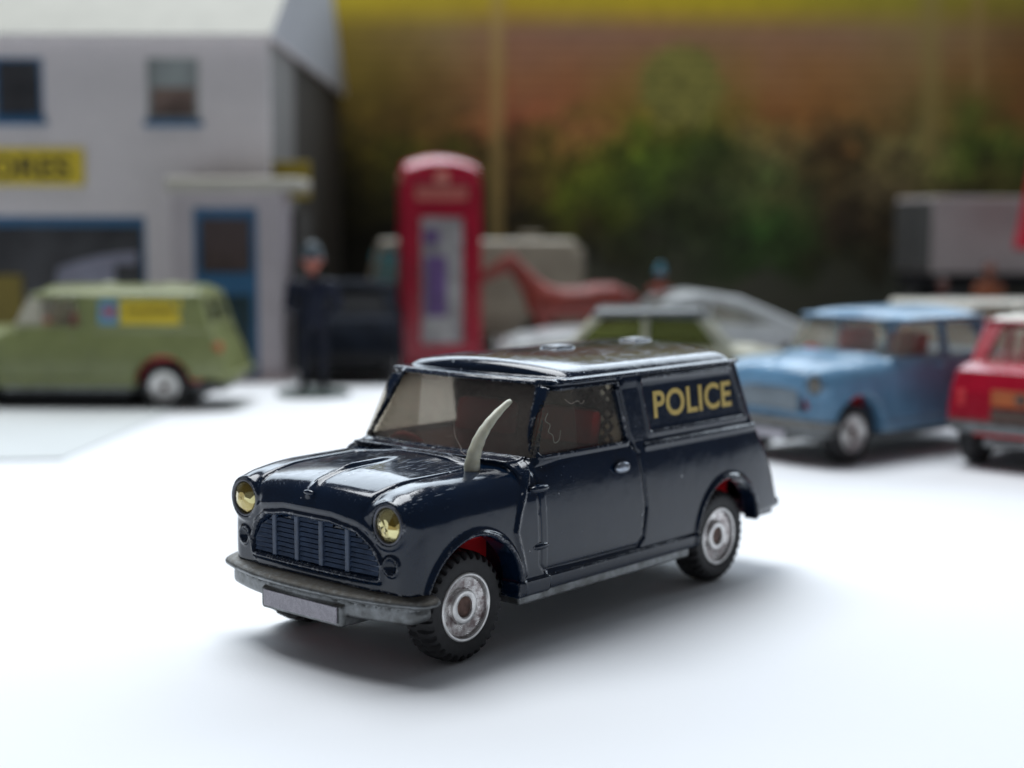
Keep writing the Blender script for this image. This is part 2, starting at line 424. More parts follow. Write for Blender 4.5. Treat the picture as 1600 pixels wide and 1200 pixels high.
def mini_fn(P):
    def fn(X, Y, Z):
        ay = np.abs(Y)
        wl = 1.63 - .055 * ((Z - 1.15) / .75) ** 2 - .10 * np.clip((X - .2) / .95, 0, 1) ** 2 - .06 * np.clip((P['xe'] + 1.2 - X) / 1.2, 0, 1) ** 2
        side = ay - wl
        # front half
        zb = 2.17 - .025 * (X + .65) - .15 * np.clip((X - .35) / .8, 0, 1.3) ** 2 - .05 * (ay / .95) ** 2 + .03 * G(Y, .045) * sstep(-.5, .0, X) * (1 - sstep(.95, 1.1, X))
        zw = 2.12 - .015 * (X + .65) - .11 * np.clip((X - .2) / .85, 0, 1.4) ** 2 - .30 * (ay - 1.16) ** 2
        zt = smax(zb, zw, .03)
        sd = ay - (.99 - .05 * np.clip((X - .2), 0, 1))
        zt = zt - .035 * G(sd, .035) * sstep(-.62, -.5, X) * (1 - sstep(.98, 1.1, X)) - .03 * G(X + .62, .03) * (1 - sstep(.9, 1.0, ay))
        xf = 1.11 - .05 * (ay / 1.2) ** 2 + .03 * sstep(1.3, 1.8, Z) * (1 - sstep(.8, 1.0, ay)) - .02 * sstep(.95, 1.1, ay)
        a = poly([(1.3, .93), (1.3, 2.5), (-1.2, 2.5), (-1.2, .66), (.3, .66), (.5, .93)], X, Z)
        kk = .08 + .26 * sstep(-1.9, -1.0, X)
        A = smax(smax(side, Z - zt, kk), X - xf, .22 + 0 * X)
        A = smax(A, a, .03)
        # lamp pods
        pr = np.sqrt((ay - 1.23) ** 2 + (Z - 1.71) ** 2)
        pod = smax(pr - .258, np.abs(X - .72) - .345, .035)
        A = smin(A, pod, .10)
        rec = smax(pr - .222, 1.0 - X, .015)
        A = smax(A, -rec, .015)
        pb = poly(P['low'], X, Z)
        B = smax(smax(side, pb, .10), smax(side, Z - P['low'][0][1], .08 + .26 * sstep(-1.9, -1.0, X)), .03)
        f = np.minimum(A, B)
        # cabin
        Xc = X + .06 * ay * ay * (X > -3) * 1.0
        cb = poly(P['cab'], Xc, Z)
        fu = smax(ay - wup(Z), cb, .12)
        f = smin(f, fu, .035)
        x0, x1 = P['roofx']; zr = P['roofz'] - .13 * (Y / 1.4) ** 2 - .05 * np.clip((X - x0 + .9) / .9, 0, 1) ** 2
        fr = smax(smax(ay - 1.43, smax(Xc - x0, x1 - X, .1), .16), Z - zr, .22)
        fr = np.maximum(fr, 2.9 - Z)
        f = smin(f, fr, .02)
        gut = smax(smax(ay - (wup(Z) + .055), poly([(P['cab'][0][0], P['gz'] - 1.02), (P['roofx'][0] + .16, P['gz'] + .02), (P['roofx'][1] - .05, P['gz'] + .02), (P['cab'][3][0], P['gz'] - 1.02)], Xc, Z) - .03, .10), np.abs(Z - P['gz']) - .026, .02)
        gut = gut + .09 * G(Xc - x0 - .10, .05) * sstep(1.33, 1.42, ay)
        f = smin(f, gut, .012)
        # wheel arches with rolled lips
        for xc in (.06, P['ra']):
            r = np.sqrt((X - xc) ** 2 + (Z - .72) ** 2)
            f = f - .045 * G(r - .79, .035) * sstep(.62, .7, Z) * (ay > 1.2)
            f = smax(f, -smax(r - .755, .98 - ay, .01), .015)
        # sill step
        f = f - .035 * (1 - sstep(.80, .835, Z)) * (X < -.55) * (X > P['ra'] + .6) * (ay > 1.2)
        sidem = (ay > 1.2)
        dd = np.abs(poly(P['door'], X, Z))
        f = f + (.034 - .020 * sstep(-1.25, -1.08, X)) * G(dd, .026 - .009 * sstep(-1.25, -1.08, X)) * sidem
        f = f - .035 * G(line(SEAM, X, Z), .03) * sidem
        for wn in P['win']:
            q = poly(wn, X, Z) - .03
            f = f - .022 * G(q - .03, .03) * sidem
            f = smax(f, -smax(q, 1.0 - ay, .01), .012)
        if P['panel']:
            q = poly([(-3.28, 2.96), (-5.36, 2.94), (-5.64, 2.32), (-3.42, 2.32)], X, Z) - .04
            f = f - .030 * G(q, .030) * sidem
            f = f - .022 * G(Z - 2.13, .04) * sidem * (X < -3.25)
            for vx in (-3.32, -5.08):      # roof ventilators
                q = smax(smax(np.abs(X - vx) - .20, np.abs(Y) - .15, .06), np.abs(Z - 3.28) - .07, .03)
                q = q + .03 * G(np.maximum(np.abs(X - vx) - .06, np.abs(Y) - .03), .05)
                f = smin(f, q, .03)
        # windscreen
        ws = poly([(-1.27, 2.27), (1.27, 2.27), (1.09, P['gz'] - .10), (-1.09, P['gz'] - .10)], Y, Z) - .05
        fm = (X > -2.2) & (Z > 2.1)
        f = f - .022 * G(ws - .03, .03) * fm
        f = smax(f, -smax(ws, np.abs(X + 1.2) - .75, .01), .012)
        if P['panel']:
            for sg in (1, -1):
                q = poly([(sg * .2, 2.35), (sg * 1.15, 2.35), (sg * 1.05, 2.9), (sg * .2, 2.9)], Y, Z) - .04
                f = smax(f, -smax(q, X + 5.2, .01), .012)
        else:
            q = poly([(-1.1, 2.22), (1.1, 2.22), (.95, 2.78), (-.95, 2.78)], Y, Z) - .06
            f = f - .02 * G(q - .03, .03) * (X < -3.8)
            f = smax(f, -smax(q, X + 3.85, .01), .012)
        # grille recess and moulded front lamps
        g = poly(GR, Y, Z); fm = (X > .8)
        f = f + .075 * (1 - sstep(-.04, .0, g)) * fm - .035 * G(g - .03, .028) * fm
        f = f - .020 * G(g - .13, .05) * fm * sstep(1.5, 1.7, Z)
        il = np.sqrt((ay - 1.26) ** 2 + (Z - 1.25) ** 2)
        f = f - .03 * G(il - .10, .025) * fm + .03 * G(il, .05) * fm
        f = f - .02 * G(np.sqrt((Y / 1.3) ** 2 + (Z - 1.93) ** 2), .06) * fm
        # hollow inside
        ci = smax(smax(ay - (wup(Z) - .10), poly(P['cab'], X, Z) + .10, .05), 2.0 - Z, .02)
        ce = smax(smax(ay - 1.40, poly([(-.85, .5), (-.85, 2.07), (P['low'][1][0] + .12, 2.07), (P['low'][3][0] + .15, 1.0), (P['low'][3][0] + .15, .5)], X, Z), .40), .5 - Z + 0 * X, .02)
        ce = np.minimum(ce, smax(smax(ay - 1.35, np.abs(X - .1) - .85, .05), Z - 1.55, .05))
        return smax(f, -np.minimum(ci, ce), .01)
    return fn
def mini_mesh(P, h):
    return surface(mini_fn(P), (P['xe'] - .25, -1.75, .5), (1.3, 1.75, 3.42), h)

def wheel(parent, x, side, hero, hubmat):
    s = side
    T = Matrix.Translation((x, s * 1.44, .645)) @ Matrix.Diagonal((1, s, 1, 1))
    n = 192 if hero else 96; lug = 4
    prof = [(.33, -.36), (.52, -.38), (.60, -.36), (.635, -.31), (.645, -.22), (.645, -.17), (.645, -.12), (.635, -.03), (.60, .02), (.57, .035), (.52, .04), (.46, .035), (.405, .02), (.395, -.03)]
    def mod(j, i):
        if i in (2, 3, 4): return .0 if (j // 3) % 2 else -.045
        if i in (6, 7, 8): return .0 if ((j + 3) // 3) % 2 else -.045
        if i == 5: return -.02
        if i == 9: return .0 if ((j + 3) // 3) % 2 else -.022
        return 0
    wr = link(bpy.data.objects.new('wheel', None), parent)
    tyre = MB().lathe(prof, n, T, mod).build('tyre', M['rubber'], wr, smooth='auto')
    nn_ = 64 if hero else 32
    hb = MB().lathe([(.355, .02), (.34, -.015), (.215, -.045), (.20, -.03)], nn_, T).build('rim', hubmat, wr, smooth='auto')
    MB().lathe([(.405, .0), (.40, .03), (.385, .038), (.365, .034), (.353, .018)], nn_, T).build('rim_lip', M['hub_clean'], wr, smooth='auto')
    MB().lathe([(.202, -.032), (.20, .005), (.188, .012), (.135, .012), (.122, .004), (.116, -.03)], nn_, T).build('hub_ring', M['hub_clean'], wr, smooth='auto')
    MB().lathe([(.122, -.02), (.06, -.012), (.0001, -.01)], 32, T).build('axle_end', M['hub_centre'], wr, smooth=True)
    return wr

def mini_car(P, geo, name, label, cat, loc, rz, bodymat, roofmat=None, hero=False, hubmat=None, group=None, interior='red_plastic', baseM='zinc', glassM='glass_bg', glare_pane=False):
    V, F, Nn = geo
    t = empty(name, loc, rz); tag(t, label, cat, group)
    cc = V[F].mean(1); nn = Nn[F].mean(1)
    ay = np.abs(cc[:, 1])
    g = poly(P['door'], cc[:, 0], cc[:, 2])
    door = (g < 0) & (ay > 1.25)
    roof = (cc[:, 2] > P['gz'] + .035)
    bon = (cc[:, 0] > -.62) & (cc[:, 0] < 1.02) & (ay < .96) & (nn[:, 2] > .5) & (cc[:, 2] > 1.85)
    body = ~(door | roof | bon)
    submesh('body', V, F, Nn, body, bodymat, t)
    for sg in (1, -1):
        d = submesh('door', V, F, Nn, door & (cc[:, 1] * sg > 0), bodymat, t)
        MB().ball((-2.68, sg * 1.60, 1.93), (.15, .055, .075), 20, 12).build('door_handle', M['chip'] if hero else bodymat, d, smooth=True)
        if hero:
            for hz in (1.88, 1.19):
                MB().ball((-1.06, sg * 1.60, hz), (.17, .06, .05), 20, 12).build('hinge', bodymat, d, smooth=True)
    submesh('roof', V, F, Nn, roof, roofmat or bodymat, t)
    submesh('bonnet', V, F, Nn, bon, bodymat, t)
    for x in (.06, P['ra']):
        for sg in (1, -1): wheel(t, x, sg, hero, hubmat or M['hub_clean'])
    # windows
    gz = P['gz'] - .06
    GM = M[glassM]
    c0, c1 = P['cab'][0], P['cab'][1]
    def scr(c):   # windscreen slab follows the curved screen
        x, y, z = c; return (x - .06 * y * y, y, z)
    b = MB(); ny = 12
    for i in range(ny):
        y0, y1 = -1.36 + 2.72 * i / ny, -1.36 + 2.72 * (i + 1) / ny
        k = (c1[0] - c0[0]) / (c1[1] - c0[1]); xa = c0[0] + k * (2.16 - c0[1]); xb = c0[0] + k * (gz - c0[1])
        for o in (-.05, -.09):
            v = []
            for y, zz, xx in ((y0, 2.16, xa), (y1, 2.16, xa), (y1 * .9, gz, xb), (y0 * .9, gz, xb)): v.append((xx + o - .06 * y * y, y, zz))
            b.add(v, [(0, 1, 2, 3)])
    b.build('windscreen', GM, t, smooth=False)
    def sidefn(sg, off):
        def q(c): return (c[0], sg * (wup(c[2]) - off + (.03 if c[1] > 0 else 0)), c[2])
        return q
    for wn in P['win']:
        cx = sum(p[0] for p in wn) / len(wn); cz = sum(p[1] for p in wn) / len(wn)
        big = [(cx + (p[0] - cx) * 1.12, cz + (p[1] - cz) * 1.14) for p in wn]
        if wn is P['win'][0]:      # sliding front pane overlapping the rear one
            fp = [(max(p[0], -1.85 if glare_pane else -2.02), p[1]) for p in big]
            for sg in (1, -1):
                MB().prism(fp, 0, 1, 1, lambda c, sg=sg: (c[0], sg * (wup(c[2]) - .125 + .03 * c[1]), c[2])).build('sliding_pane', M['glare_pane'] if glare_pane else (M['side_glass'] if hero else GM), t)
        for sg in (1, -1):
            MB().prism(big, 0, 1, 1, lambda c, sg=sg: (c[0], sg * (wup(c[2]) - .075 + .03 * c[1]), c[2])).build('side_window', M['side_glass'] if hero else GM, t)
    k0, k1 = P['cab'][3], P['cab'][2]
    kk = (k1[0] - k0[0]) / (k1[1] - k0[1])
    q = lambda z: k0[0] + kk * (z - k0[1]) + .08
    MB().add([(q(2.2), -1.25, 2.2), (q(2.2), 1.25, 2.2), (q(gz), 1.15, gz), (q(gz), -1.15, gz)], [(0, 1, 2, 3)]).build('rear_window', GM, t)
    # interior
    IM = M[interior]
    b = MB().box(P['ra'] - .85, .9, -1.03, 1.03, .7, 1.462)
    b.box(P['ra'] - .75, P['ra'] + .75, -1.32, 1.32, 1.36, 1.47).box(-.7, .8, -1.3, 1.3, 1.36, 1.47)
    b.box(-1.25, -.75, -1.3, 1.3, 1.5, 2.08, b=.08)
    b.build('floor_tub', IM, t)
    for sg in (1, -1):
        MB().box(-2.75, -1.85, sg * .7 - .5, sg * .7 + .5, 1.45, 1.75, b=.1).box(0, .22, -.5, .5, 0, 1.12, M=Matrix.Translation((-2.62, sg * .7, 1.5)) @ Matrix.Rotation(-.18, 4, 'Y'), b=.09).build('seat', IM, t, smooth='auto')
    sw = MB().tube([(-1.38 + .12 * math.sin(a), -.86 + .36 * math.cos(a), 1.96 + .30 * math.sin(a)) for a in np.linspace(0, 2 * math.pi, 25)], .05, 8)
    sw.add([(-1.36, -.86, 1.96)] + [(-1.38 + .12 * math.sin(a), -.86 + .34 * math.cos(a), 1.96 + .28 * math.sin(a)) for a in np.linspace(0, 2 * math.pi, 25)[:-1]], [(0, 1 + i, 1 + (i + 1) % 24) for i in range(24)])
    sw.tube([(-1.1, -.86, 1.8), (-1.36, -.86, 1.96)], .04).build('steering_wheel', IM, t, smooth=True)
    # base plate
    BM = M[baseM]
    b = MB().box(P['ra'] + .82, -.78, -1.535, 1.535, .50, .645, b=.03).box(P['xe'] + .2, .45, -.92, .92, .44, .64, b=.04)
    for x in (.06, P['ra']): b.tube([(x, -1.4, .645), (x, 1.4, .645)], .06, 10)
    b.build('base_plate', BM, t)
    # bumpers
    def bump_fn(X, Y, Z):
        ay = np.abs(Y); xc = 1.35 - .34 * (ay / 1.78) ** 2.4
        a = smax(smax(X - xc, .72 - X, .1), smax(Z - .955 + .25 * np.clip(X - xc + .25, 0, 1), .82 - Z, .05), .10); a = smax(a, ay - 1.87, .26)
        c = smax(smax(X - xc + .10, .7 - X, .05), np.abs(Z - .725) - .10, .06); c = smax(c, ay - 1.60, .14)
        c2 = smax(smax(X - 1.262, .8 - X, .03), np.abs(Z - .63) - .125, .03); c2 = smax(c2, ay - .70, .03)
        return smin(smin(a, c, .02), c2, .02)
    v, f, n = surface(bump_fn, (.6, -1.95, .4), (1.5, 1.95, 1.1), .03 if hero else .06)
    bo = mesh('front_bumper', v, f, BM, t, True, n)
    MB().box(1.262, 1.286, -.63, .63, .545, .735, b=.008).build('number_plate', M['plate'], bo)
    e = P['low'][3][0]
    MB().box(e - .14, e + .35, -1.52, 1.52, .86, 1.0, b=.05).box(e - .05, e + .35, -1.46, 1.46, .76, .87, b=.03).build('rear_bumper', bodymat if P['panel'] else BM, t, smooth='auto')
    # head lamps
    for sg in (1, -1):
        b = MB(); rr = [(.0001, .10), (.07, .097), (.135, .078), (.18, .045), (.208, .0)]
        T = Matrix.Translation((1.01, sg * 1.23, 1.71)) @ Matrix.Rotation(-math.pi / 2, 4, 'Z')
        v = []; f = []; nseg = 12
        for i, (r, hh) in enumerate(rr):
            for j in range(nseg):
                a = 2 * math.pi * (j + .5 * (i % 2)) / nseg
                v.append(T @ Vector((r * math.cos(a), hh + rnd.uniform(-.006, .006), r * math.sin(a))))
        for i in range(len(rr) - 1):
            for j in range(nseg):
                a0, a1 = i * nseg + j, i * nseg + (j + 1) % nseg; b0, b1 = a0 + nseg, a1 + nseg
                if i % 2 == 0: f += [(a0, b0, a1), (a1, b0, b1)]
                else: f += [(a0, b0, b1), (a0, b1, a1)]
        lamp = MB().add(v, f).build('headlight', M['jewel'] if hero else M['dull_lamp'], t)
        pr = [(.212 + .020 * math.cos(a), .035 + .030 * math.sin(a)) for a in np.linspace(0, 2 * math.pi, 9)[:-1]]
        MB().lathe(pr, 40, T, close=True).build('bezel', M['bezel'] if hero else bodymat, lamp, smooth=True)
    if not P['panel']:
        for sg in (1, -1):
            MB().box(e - .04, e + .1, sg * 1.28 - .09, sg * 1.28 + .09, 1.3, 1.62, b=.03).build('tail_light', M['black_glass'] if glassM == 'black_glass' else M['red_plastic'], t)
    return t

M['dull_lamp'] = simple('dull_lamp_metal', (.16, .15, .13), .4, .5)
M['bezel'] = simple('dark_lamp_rim', (.12, .125, .15), .35, .5)
M['chip'] = simple('navy_rubbed_to_metal', (.28, .31, .36), .28, .7, .45, 9, .1)

# ================================================================== the ground
def paper_mat():
    m, t, p = nt('white_paper')
    n = noise(t, .22, 4); c = mixc(t, ramp(t, n.outputs[0], .35, .65).outputs[0], (.84, .85, .87), (.88, .89, .90))
    n3 = noise(t, 5, 3)
    vo = N(t, 'ShaderNodeTexVoronoi'); vo.inputs['Scale'].default_value = .45
    tc = N(t, 'ShaderNodeTexCoord'); t.links.new(tc.outputs['Object'], vo.inputs['Vector'])
    spk = math_(t, 'LESS_THAN', vo.outputs['Distance'], .022)
    c = mixc(t, math_(t, 'MULTIPLY', spk, .35), c, (.45, .42, .38))
    n5 = noise(t, .05, 3, .6); c = mixc(t, ramp(t, n5.outputs[0], .40, .62).outputs[0], (.825, .845, .875), c)
    t.links.new(c, p.inputs['Base Color']); p.inputs['Roughness'].default_value = .6
    p.inputs['Specular IOR Level'].default_value = .25
    hs = math_(t, 'ADD', noise(t, 14, 5, .6).outputs[0], math_(t, 'MULTIPLY', noise(t, .35, 3).outputs[0], 3.0))
    bump(t, p, hs, .08, .06)
    return m
M['paper'] = paper_mat()
def rect_ground():
    # one sheet from in front of the camera to beyond the backdrop; near edge on the table ends a little way before the lens
    v = []
    for a, b in ((-90, -2), (90, -2), (90, 110), (-90, 110)):
        p = CAMP * [1, 1, 0] + RX * a + VX * b; v.append((p[0], p[1], 0))
    o = mesh('ground', v, [(0, 1, 2, 3)], M['paper']); tag(o, kind='structure')
rect_ground()

# ================================================================== hero van
van_geo = mini_mesh(VAN, .026)
hero = mini_car(VAN, van_geo, 'police_van', 'dark navy toy van with POLICE lettering and a white horn-like aerial on its wing', 'toy van', (0, 0, 0), 0, M['navy'], hero=True, hubmat=M['hub'], glassM='glass')
def hero_details():
    # grille: upright bars and louvre slats, clipped to the opening
    gx = lambda y: 1.075 - .05 * (abs(y) / 1.2) ** 2
    g = mesh('grille', [(1.03, y, z) for y, z in GR], [tuple(range(len(GR)))], M['grille_blue'], hero)
    def halfw(z):
        pts = [(1.05, 1.11), (1.06, 1.24), (.95, 1.42), (.74, 1.555), (.36, 1.615)]
        z = min(max(z, 1.11), 1.615)
        for (y0, z0), (y1, z1) in zip(pts[:-1], pts[1:]):
            if z <= z1: return y0 + (y1 - y0) * (z - z0) / (z1 - z0)
        return .38
    nz = 9
    for i in range(nz):
        z = 1.135 + .0575 * i
        hw = halfw(z + .02)
        b = MB(); nseg = 12
        for s in range(nseg):
            y0, y1 = -hw + 2 * hw * s / nseg, -hw + 2 * hw * (s + 1) / nseg
            v = []
            for y in (y0, y1):
                x = gx(y); v += [(x - .04, y, z - .025), (x + .014, y, z - .022), (x - .004, y, z + .017), (x - .045, y, z + .022)]
            b.add(v, [(0, 1, 5, 4), (1, 2, 6, 5), (2, 3, 7, 6), (3, 0, 4, 7)])
        b.build('slat', M['grille_blue'], g, smooth=False)
    for y in (-.66, -.25, .17, .60):
        zt_ = 1.625 if abs(y) < .4 else 1.60
        x = gx(y); MB().box(x - .03, x + .03, y - .036, y + .036, 1.10, zt_, b=.014).build('bar', M['grille_blue'], g)
    # bonnet badge, roof seams
    MB().ball((1.12, 0, 1.93), (.03, .09, .03), 16, 10).build('badge', M['navy'], hero, smooth=True)
    # aerial: bent white plastic horn, standing on the wing
    pts = []; rs = []
    P0, P1, P2, P3 = [Vector(q) for q in ((-.42, 1.10, 2.00), (-.40, 1.10, 2.40), (-.66, 1.10, 2.66), (-1.10, 1.10, 2.87))]
    for i in range(22):
        u = i / 21; p = P0 * (1 - u) ** 3 + P1 * 3 * u * (1 - u) ** 2 + P2 * 3 * u * u * (1 - u) + P3 * u ** 3
        pts.append(p); rs.append((.068 * (1 - u) ** .8 + .032) * (1 + .05 * math.sin(i * 2.3)) if u > .06 else .10)
    MB().tube(pts, rs, 16).build('aerial', M['cream_plastic'], hero, smooth=True)
    # POLICE lettering
    for sg in (1, -1):
        cu = bpy.data.curves.new('lettering', 'FONT'); cu.body = 'POLICE'; cu.size = .5; cu.offset = .012; cu.extrude = .004
        cu.space_character = 1.06
        o = bpy.data.objects.new('lettering', cu); COL.objects.link(o)
        bpy.context.view_layer.update()
        me = bpy.data.meshes.new_from_object(o.evaluated_get(bpy.context.evaluated_depsgraph_get()))
        bpy.data.objects.remove(o)
        co = np.array([v.co[:] for v in me.vertices])
        x0, x1 = co[:, 0].min(), co[:, 0].max(); y0, y1 = co[:, 1].min(), co[:, 1].max()
        X = (co[:, 0] - x0) / (x1 - x0) * 1.84; Z = 2.455 + (co[:, 1] - y0) / (y1 - y0) * .36
        xx = -3.52 - X if sg > 0 else -5.36 + X
        yy = sg * (wup(Z) + .004 + np.where(co[:, 2] > 0, .003, 0))
        for v, a, b_, c in zip(me.vertices, xx, yy, Z): v.co = (a, b_, c)
        if sg < 0: pass
        me.materials.clear(); me.materials.append(M['gold'])
        link(bpy.data.objects.new('lettering', me), hero)
        # black printed backing panel
    # wire dog guard behind the seats
    b = MB(); x = -2.78
    for s in (1, -1):
        k = -3.4
        while k < 3.2:
            p = []
            y0, z0 = k, 1.9
            for i in range(2):
                pass
            y1 = k + s * 1.1; z1 = 3.0
            # clip to |y| < 1.25
            if s > 0: ya, yb = max(y0, -1.36), min(y1, 1.36)
            else: ya, yb = min(y0, 1.36), max(y1, -1.36)
            if (yb - ya) * s > .05:
                b.tube([(x, ya, z0 + abs(ya - y0)), (x, yb, z0 + abs(yb - y0))], .026, 5)
            k += .17
    b.build('wire_guard', M['dark'], hero)
    for nm, pts in (('fibre', [(-1.0, .45, 2.62), (-.93, .48, 2.5), (-.85, .62, 2.3), (-.72, .85, 2.24), (-.55, .98, 2.2)]),
                    ('fibre', [(-.93, .50, 2.48), (-.84, .7, 2.36), (-.74, .86, 2.33)]),
                    ('fibre', [(-1.22, 1.50, 2.75), (-1.30, 1.52, 2.62), (-1.24, 1.53, 2.5), (-1.38, 1.54, 2.42), (-1.44, 1.53, 2.28)])):
        pass
hero_details()
def curl(ctrl, n=40):
    c = [Vector(p) for p in ctrl]; c = [c[0]] + c + [c[-1]]; out = []
    for i in range(1, len(c) - 2):
        for k in range(n // 4):
            u = k / (n // 4); a, b, d, e = c[i - 1:i + 3]
            out.append(.5 * ((2 * b) + (d - a) * u + (2 * a - 5 * b + 4 * d - e) * u * u + (3 * b - a - 3 * d + e) * u ** 3))
    return out
tag(MB().tube(curl([(-1.02, .24, 2.56), (-1.00, .27, 2.48), (-.93, .36, 2.38), (-.88, .50, 2.27), (-.76, .62, 2.25), (-.70, .80, 2.20), (-.58, .92, 2.21)]), .0026, 5).build('lint_fibre', M['hair'], None, smooth=True), 'pale stray fibre lying at the foot of the police van windscreen', 'fibre')
tag(MB().tube(curl([(-1.30, 1.52, 2.74), (-1.24, 1.53, 2.66), (-1.33, 1.53, 2.60), (-1.29, 1.54, 2.52), (-1.38, 1.53, 2.47), (-1.40, 1.54, 2.38), (-1.50, 1.53, 2.40), (-1.53, 1.53, 2.52)]), .0025, 5).build('lint_fibre', M['hair'], None, smooth=True), 'curled pale fibre stuck on the police van door window', 'fibre')
tag(MB().tube(curl([(-1.62, 1.52, 2.88), (-1.72, 1.53, 2.82), (-1.86, 1.52, 2.84), (-1.93, 1.53, 2.80), (-1.98, 1.53, 2.84)]), .0025, 5).build('lint_fibre', M['hair'], None, smooth=True), 'short pale fibre at the top of the police van door window', 'fibre')

# ================================================================== background toys
FPX = 2293.5
RZC = math.atan2(RX[1], RX[0])                     # local x = to the right, local y = away from the camera
def gpos(u, depth):
    a = (u - 800) / FPX; k = (CF[2] + CR[2] * a + CAMP[2] / depth) / CU[2]
    p = CAMP + depth * (CF + CR * a - CU * k); return (p[0], p[1], 0)
def lvl(v, depth): return CAMP[2] + (350 - v) * depth / FPX / .994     # height of a pixel row at that depth
def caps(X, Y, Z, a, b, ra, rb):
    a, b = np.array(a, float), np.array(b, float); e = b - a; L = e @ e
    t = np.clip(((X - a[0]) * e[0] + (Y - a[1]) * e[1] + (Z - a[2]) * e[2]) / L, 0, 1)
    return np.sqrt((X - a[0] - e[0] * t) ** 2 + (Y - a[1] - e[1] * t) ** 2 + (Z - a[2] - e[2] * t) ** 2) - (ra + (rb - ra) * t)

# ---- more saloons of the same kind
M['blue'] = paint('pale_blue_paint', (.13, .28, .44), .28, wear=.9)
M['olive'] = paint('olive_green_paint', (.21, .235, .095), .28, wear=.2)
M['red'] = paint('crimson_paint', (.36, .004, .022), .22, wear=.3)
M['white'] = paint('off_white_paint', (.70, .68, .60), .25, wear=.2)
M['black'] = paint('blue_black_paint', (.012, .016, .026), .3, wear=.2)
M['matt_black'] = simple('matt_black_paint', (.010, .013, .02), .65, 0, .3, 2, .1)
M['matt_black'].node_tree.nodes['Principled BSDF'].inputs['Specular IOR Level'].default_value = .08
M['black_glass'].node_tree.nodes['Principled BSDF'].inputs['Specular IOR Level'].default_value = .15
van_lo = mini_mesh(VAN2, .06); sal_lo = mini_mesh(SAL, .06)
def off(gp, lx, ly, rz):     # thing origin so that its local point (lx, ly) stands at gp
    c, s = math.cos(rz), math.sin(rz); return (gp[0] - lx * c + ly * s, gp[1] - lx * s - ly * c, 0)
rz = R(-11); blue = mini_car(SAL, sal_lo, 'saloon_car', 'pale blue toy saloon with red seats parked just behind the police van', 'toy car', off(gpos(1333, 30.7), .06, 1.47, rz), rz, M['blue'], group='small saloon toys')
MB().box(1.03, 1.09, -.8, .8, 1.12, 1.6, b=.03).build('radiator_panel', simple('dull_blue_grey_panel', (.20, .24, .27), .5), blue)
rz = R(181); red = mini_car(SAL, sal_lo, 'saloon_car', 'crimson toy saloon with white roof seen from behind at the right edge', 'toy car', off((-17.55, -.42, 0), -4.85, 1.47, rz), rz, M['red'], M['white'], group='small saloon toys')
M['sticker'] = simple('orange_sticker', (.42, .10, .02), .5, 0, .2, 3)
M['dplate'] = simple('dark_rear_plate', (.10, .06, .045), .5, 0, .5, 6)
MB().box(-5.86, -5.80, -.62, .62, 1.02, 1.28, b=.01).build('number_plate', M['dplate'], red)
st = MB().box(-5.86, -5.79, -.62, .62, 1.34, 1.66, b=.01).build('sticker', M['sticker'], red)
MB().lathe([(.12, -.02), (.12, .02), (.0001, .02)], 16, Matrix.Translation((-5.87, 0, 1.5)) @ Matrix.Rotation(math.pi / 2, 4, 'Z')).build('emblem', M['dplate'], st)
rz = RZC + math.pi + R(-1); gp = gpos(257, 39.2)
gv = mini_car(VAN2, van_lo, 'delivery_van', 'olive green toy van with a yellow and blue advert on its side', 'toy van', off(gp, -5.11, 1.47, rz), rz, M['olive'], glare_pane=True)
M['yellow'] = simple('yellow_print', (.66, .50, .03), .45, 0, .08, 2, 0)
M['skyblue'] = simple('sky_blue_print', (.10, .30, .48), .45, 0, .08, 2, 0)
M['redprint'] = simple('red_print', (.50, .06, .06), .45, 0, .08, 2, 0)
M['inkbrown'] = simple('brown_ink', (.12, .075, .01), .5, 0, .1, 2, 0)
def side_label(parent, x0, x1, z0, z1, mat, name, lift=.012):
    q = lambda x, z, o: (x, wup(z) + o, z)
    return MB().add([q(x0, z0, 0), q(x1, z0, 0), q(x1, z1, 0), q(x0, z1, 0), q(x0, z0, lift), q(x1, z0, lift), q(x1, z1, lift), q(x0, z1, lift)],
             [(0, 1, 2, 3), (4, 5, 6, 7), (0, 1, 5, 4), (1, 2, 6, 5), (2, 3, 7, 6), (3, 0, 4, 7)]).build(name, mat, parent)
side_label(gv, -3.42, -3.92, 2.28, 2.98, M['skyblue'], 'advert')
ad = side_label(gv, -3.98, -5.60, 2.28, 2.98, M['yellow'], 'advert')
sq = MB().prism([(-3.55 + .0, 2.72), (-3.85, 2.72), (-3.85, 2.60), (-3.70, 2.48), (-3.55, 2.60)], 1.49, 1.51).build('advert', M['redprint'], gv)
MB().box(-4.2, -.7, -1.45, 1.45, .22, .52, b=.05).box(-5.9, .9, -.8, .8, .2, .5, b=.05).build('underbody', M['dark'], gv)
b = MB(); x = -4.16
while x > -5.4:
    wd = rnd.uniform(.05, .10); b.box(x - wd, x, 1.475, 1.492, 2.58, 2.70); x -= wd + .045
b.build('print', M['inkbrown'], ad)
MB().box(-6.66, -6.4, 1.2, 1.56, 1.55, 1.80, b=.04).build('tail_light', M['sticker'], gv)
rz = RZC + R(93); gp = gpos(545, 45.5)
dk = mini_car(SAL, sal_lo, 'saloon_car', 'black toy saloon standing end on behind the policeman', 'toy car', off(gp, -5.6, 0, rz), rz, M['matt_black'], group='small saloon toys', interior='dark', glassM='black_glass', baseM='dark')

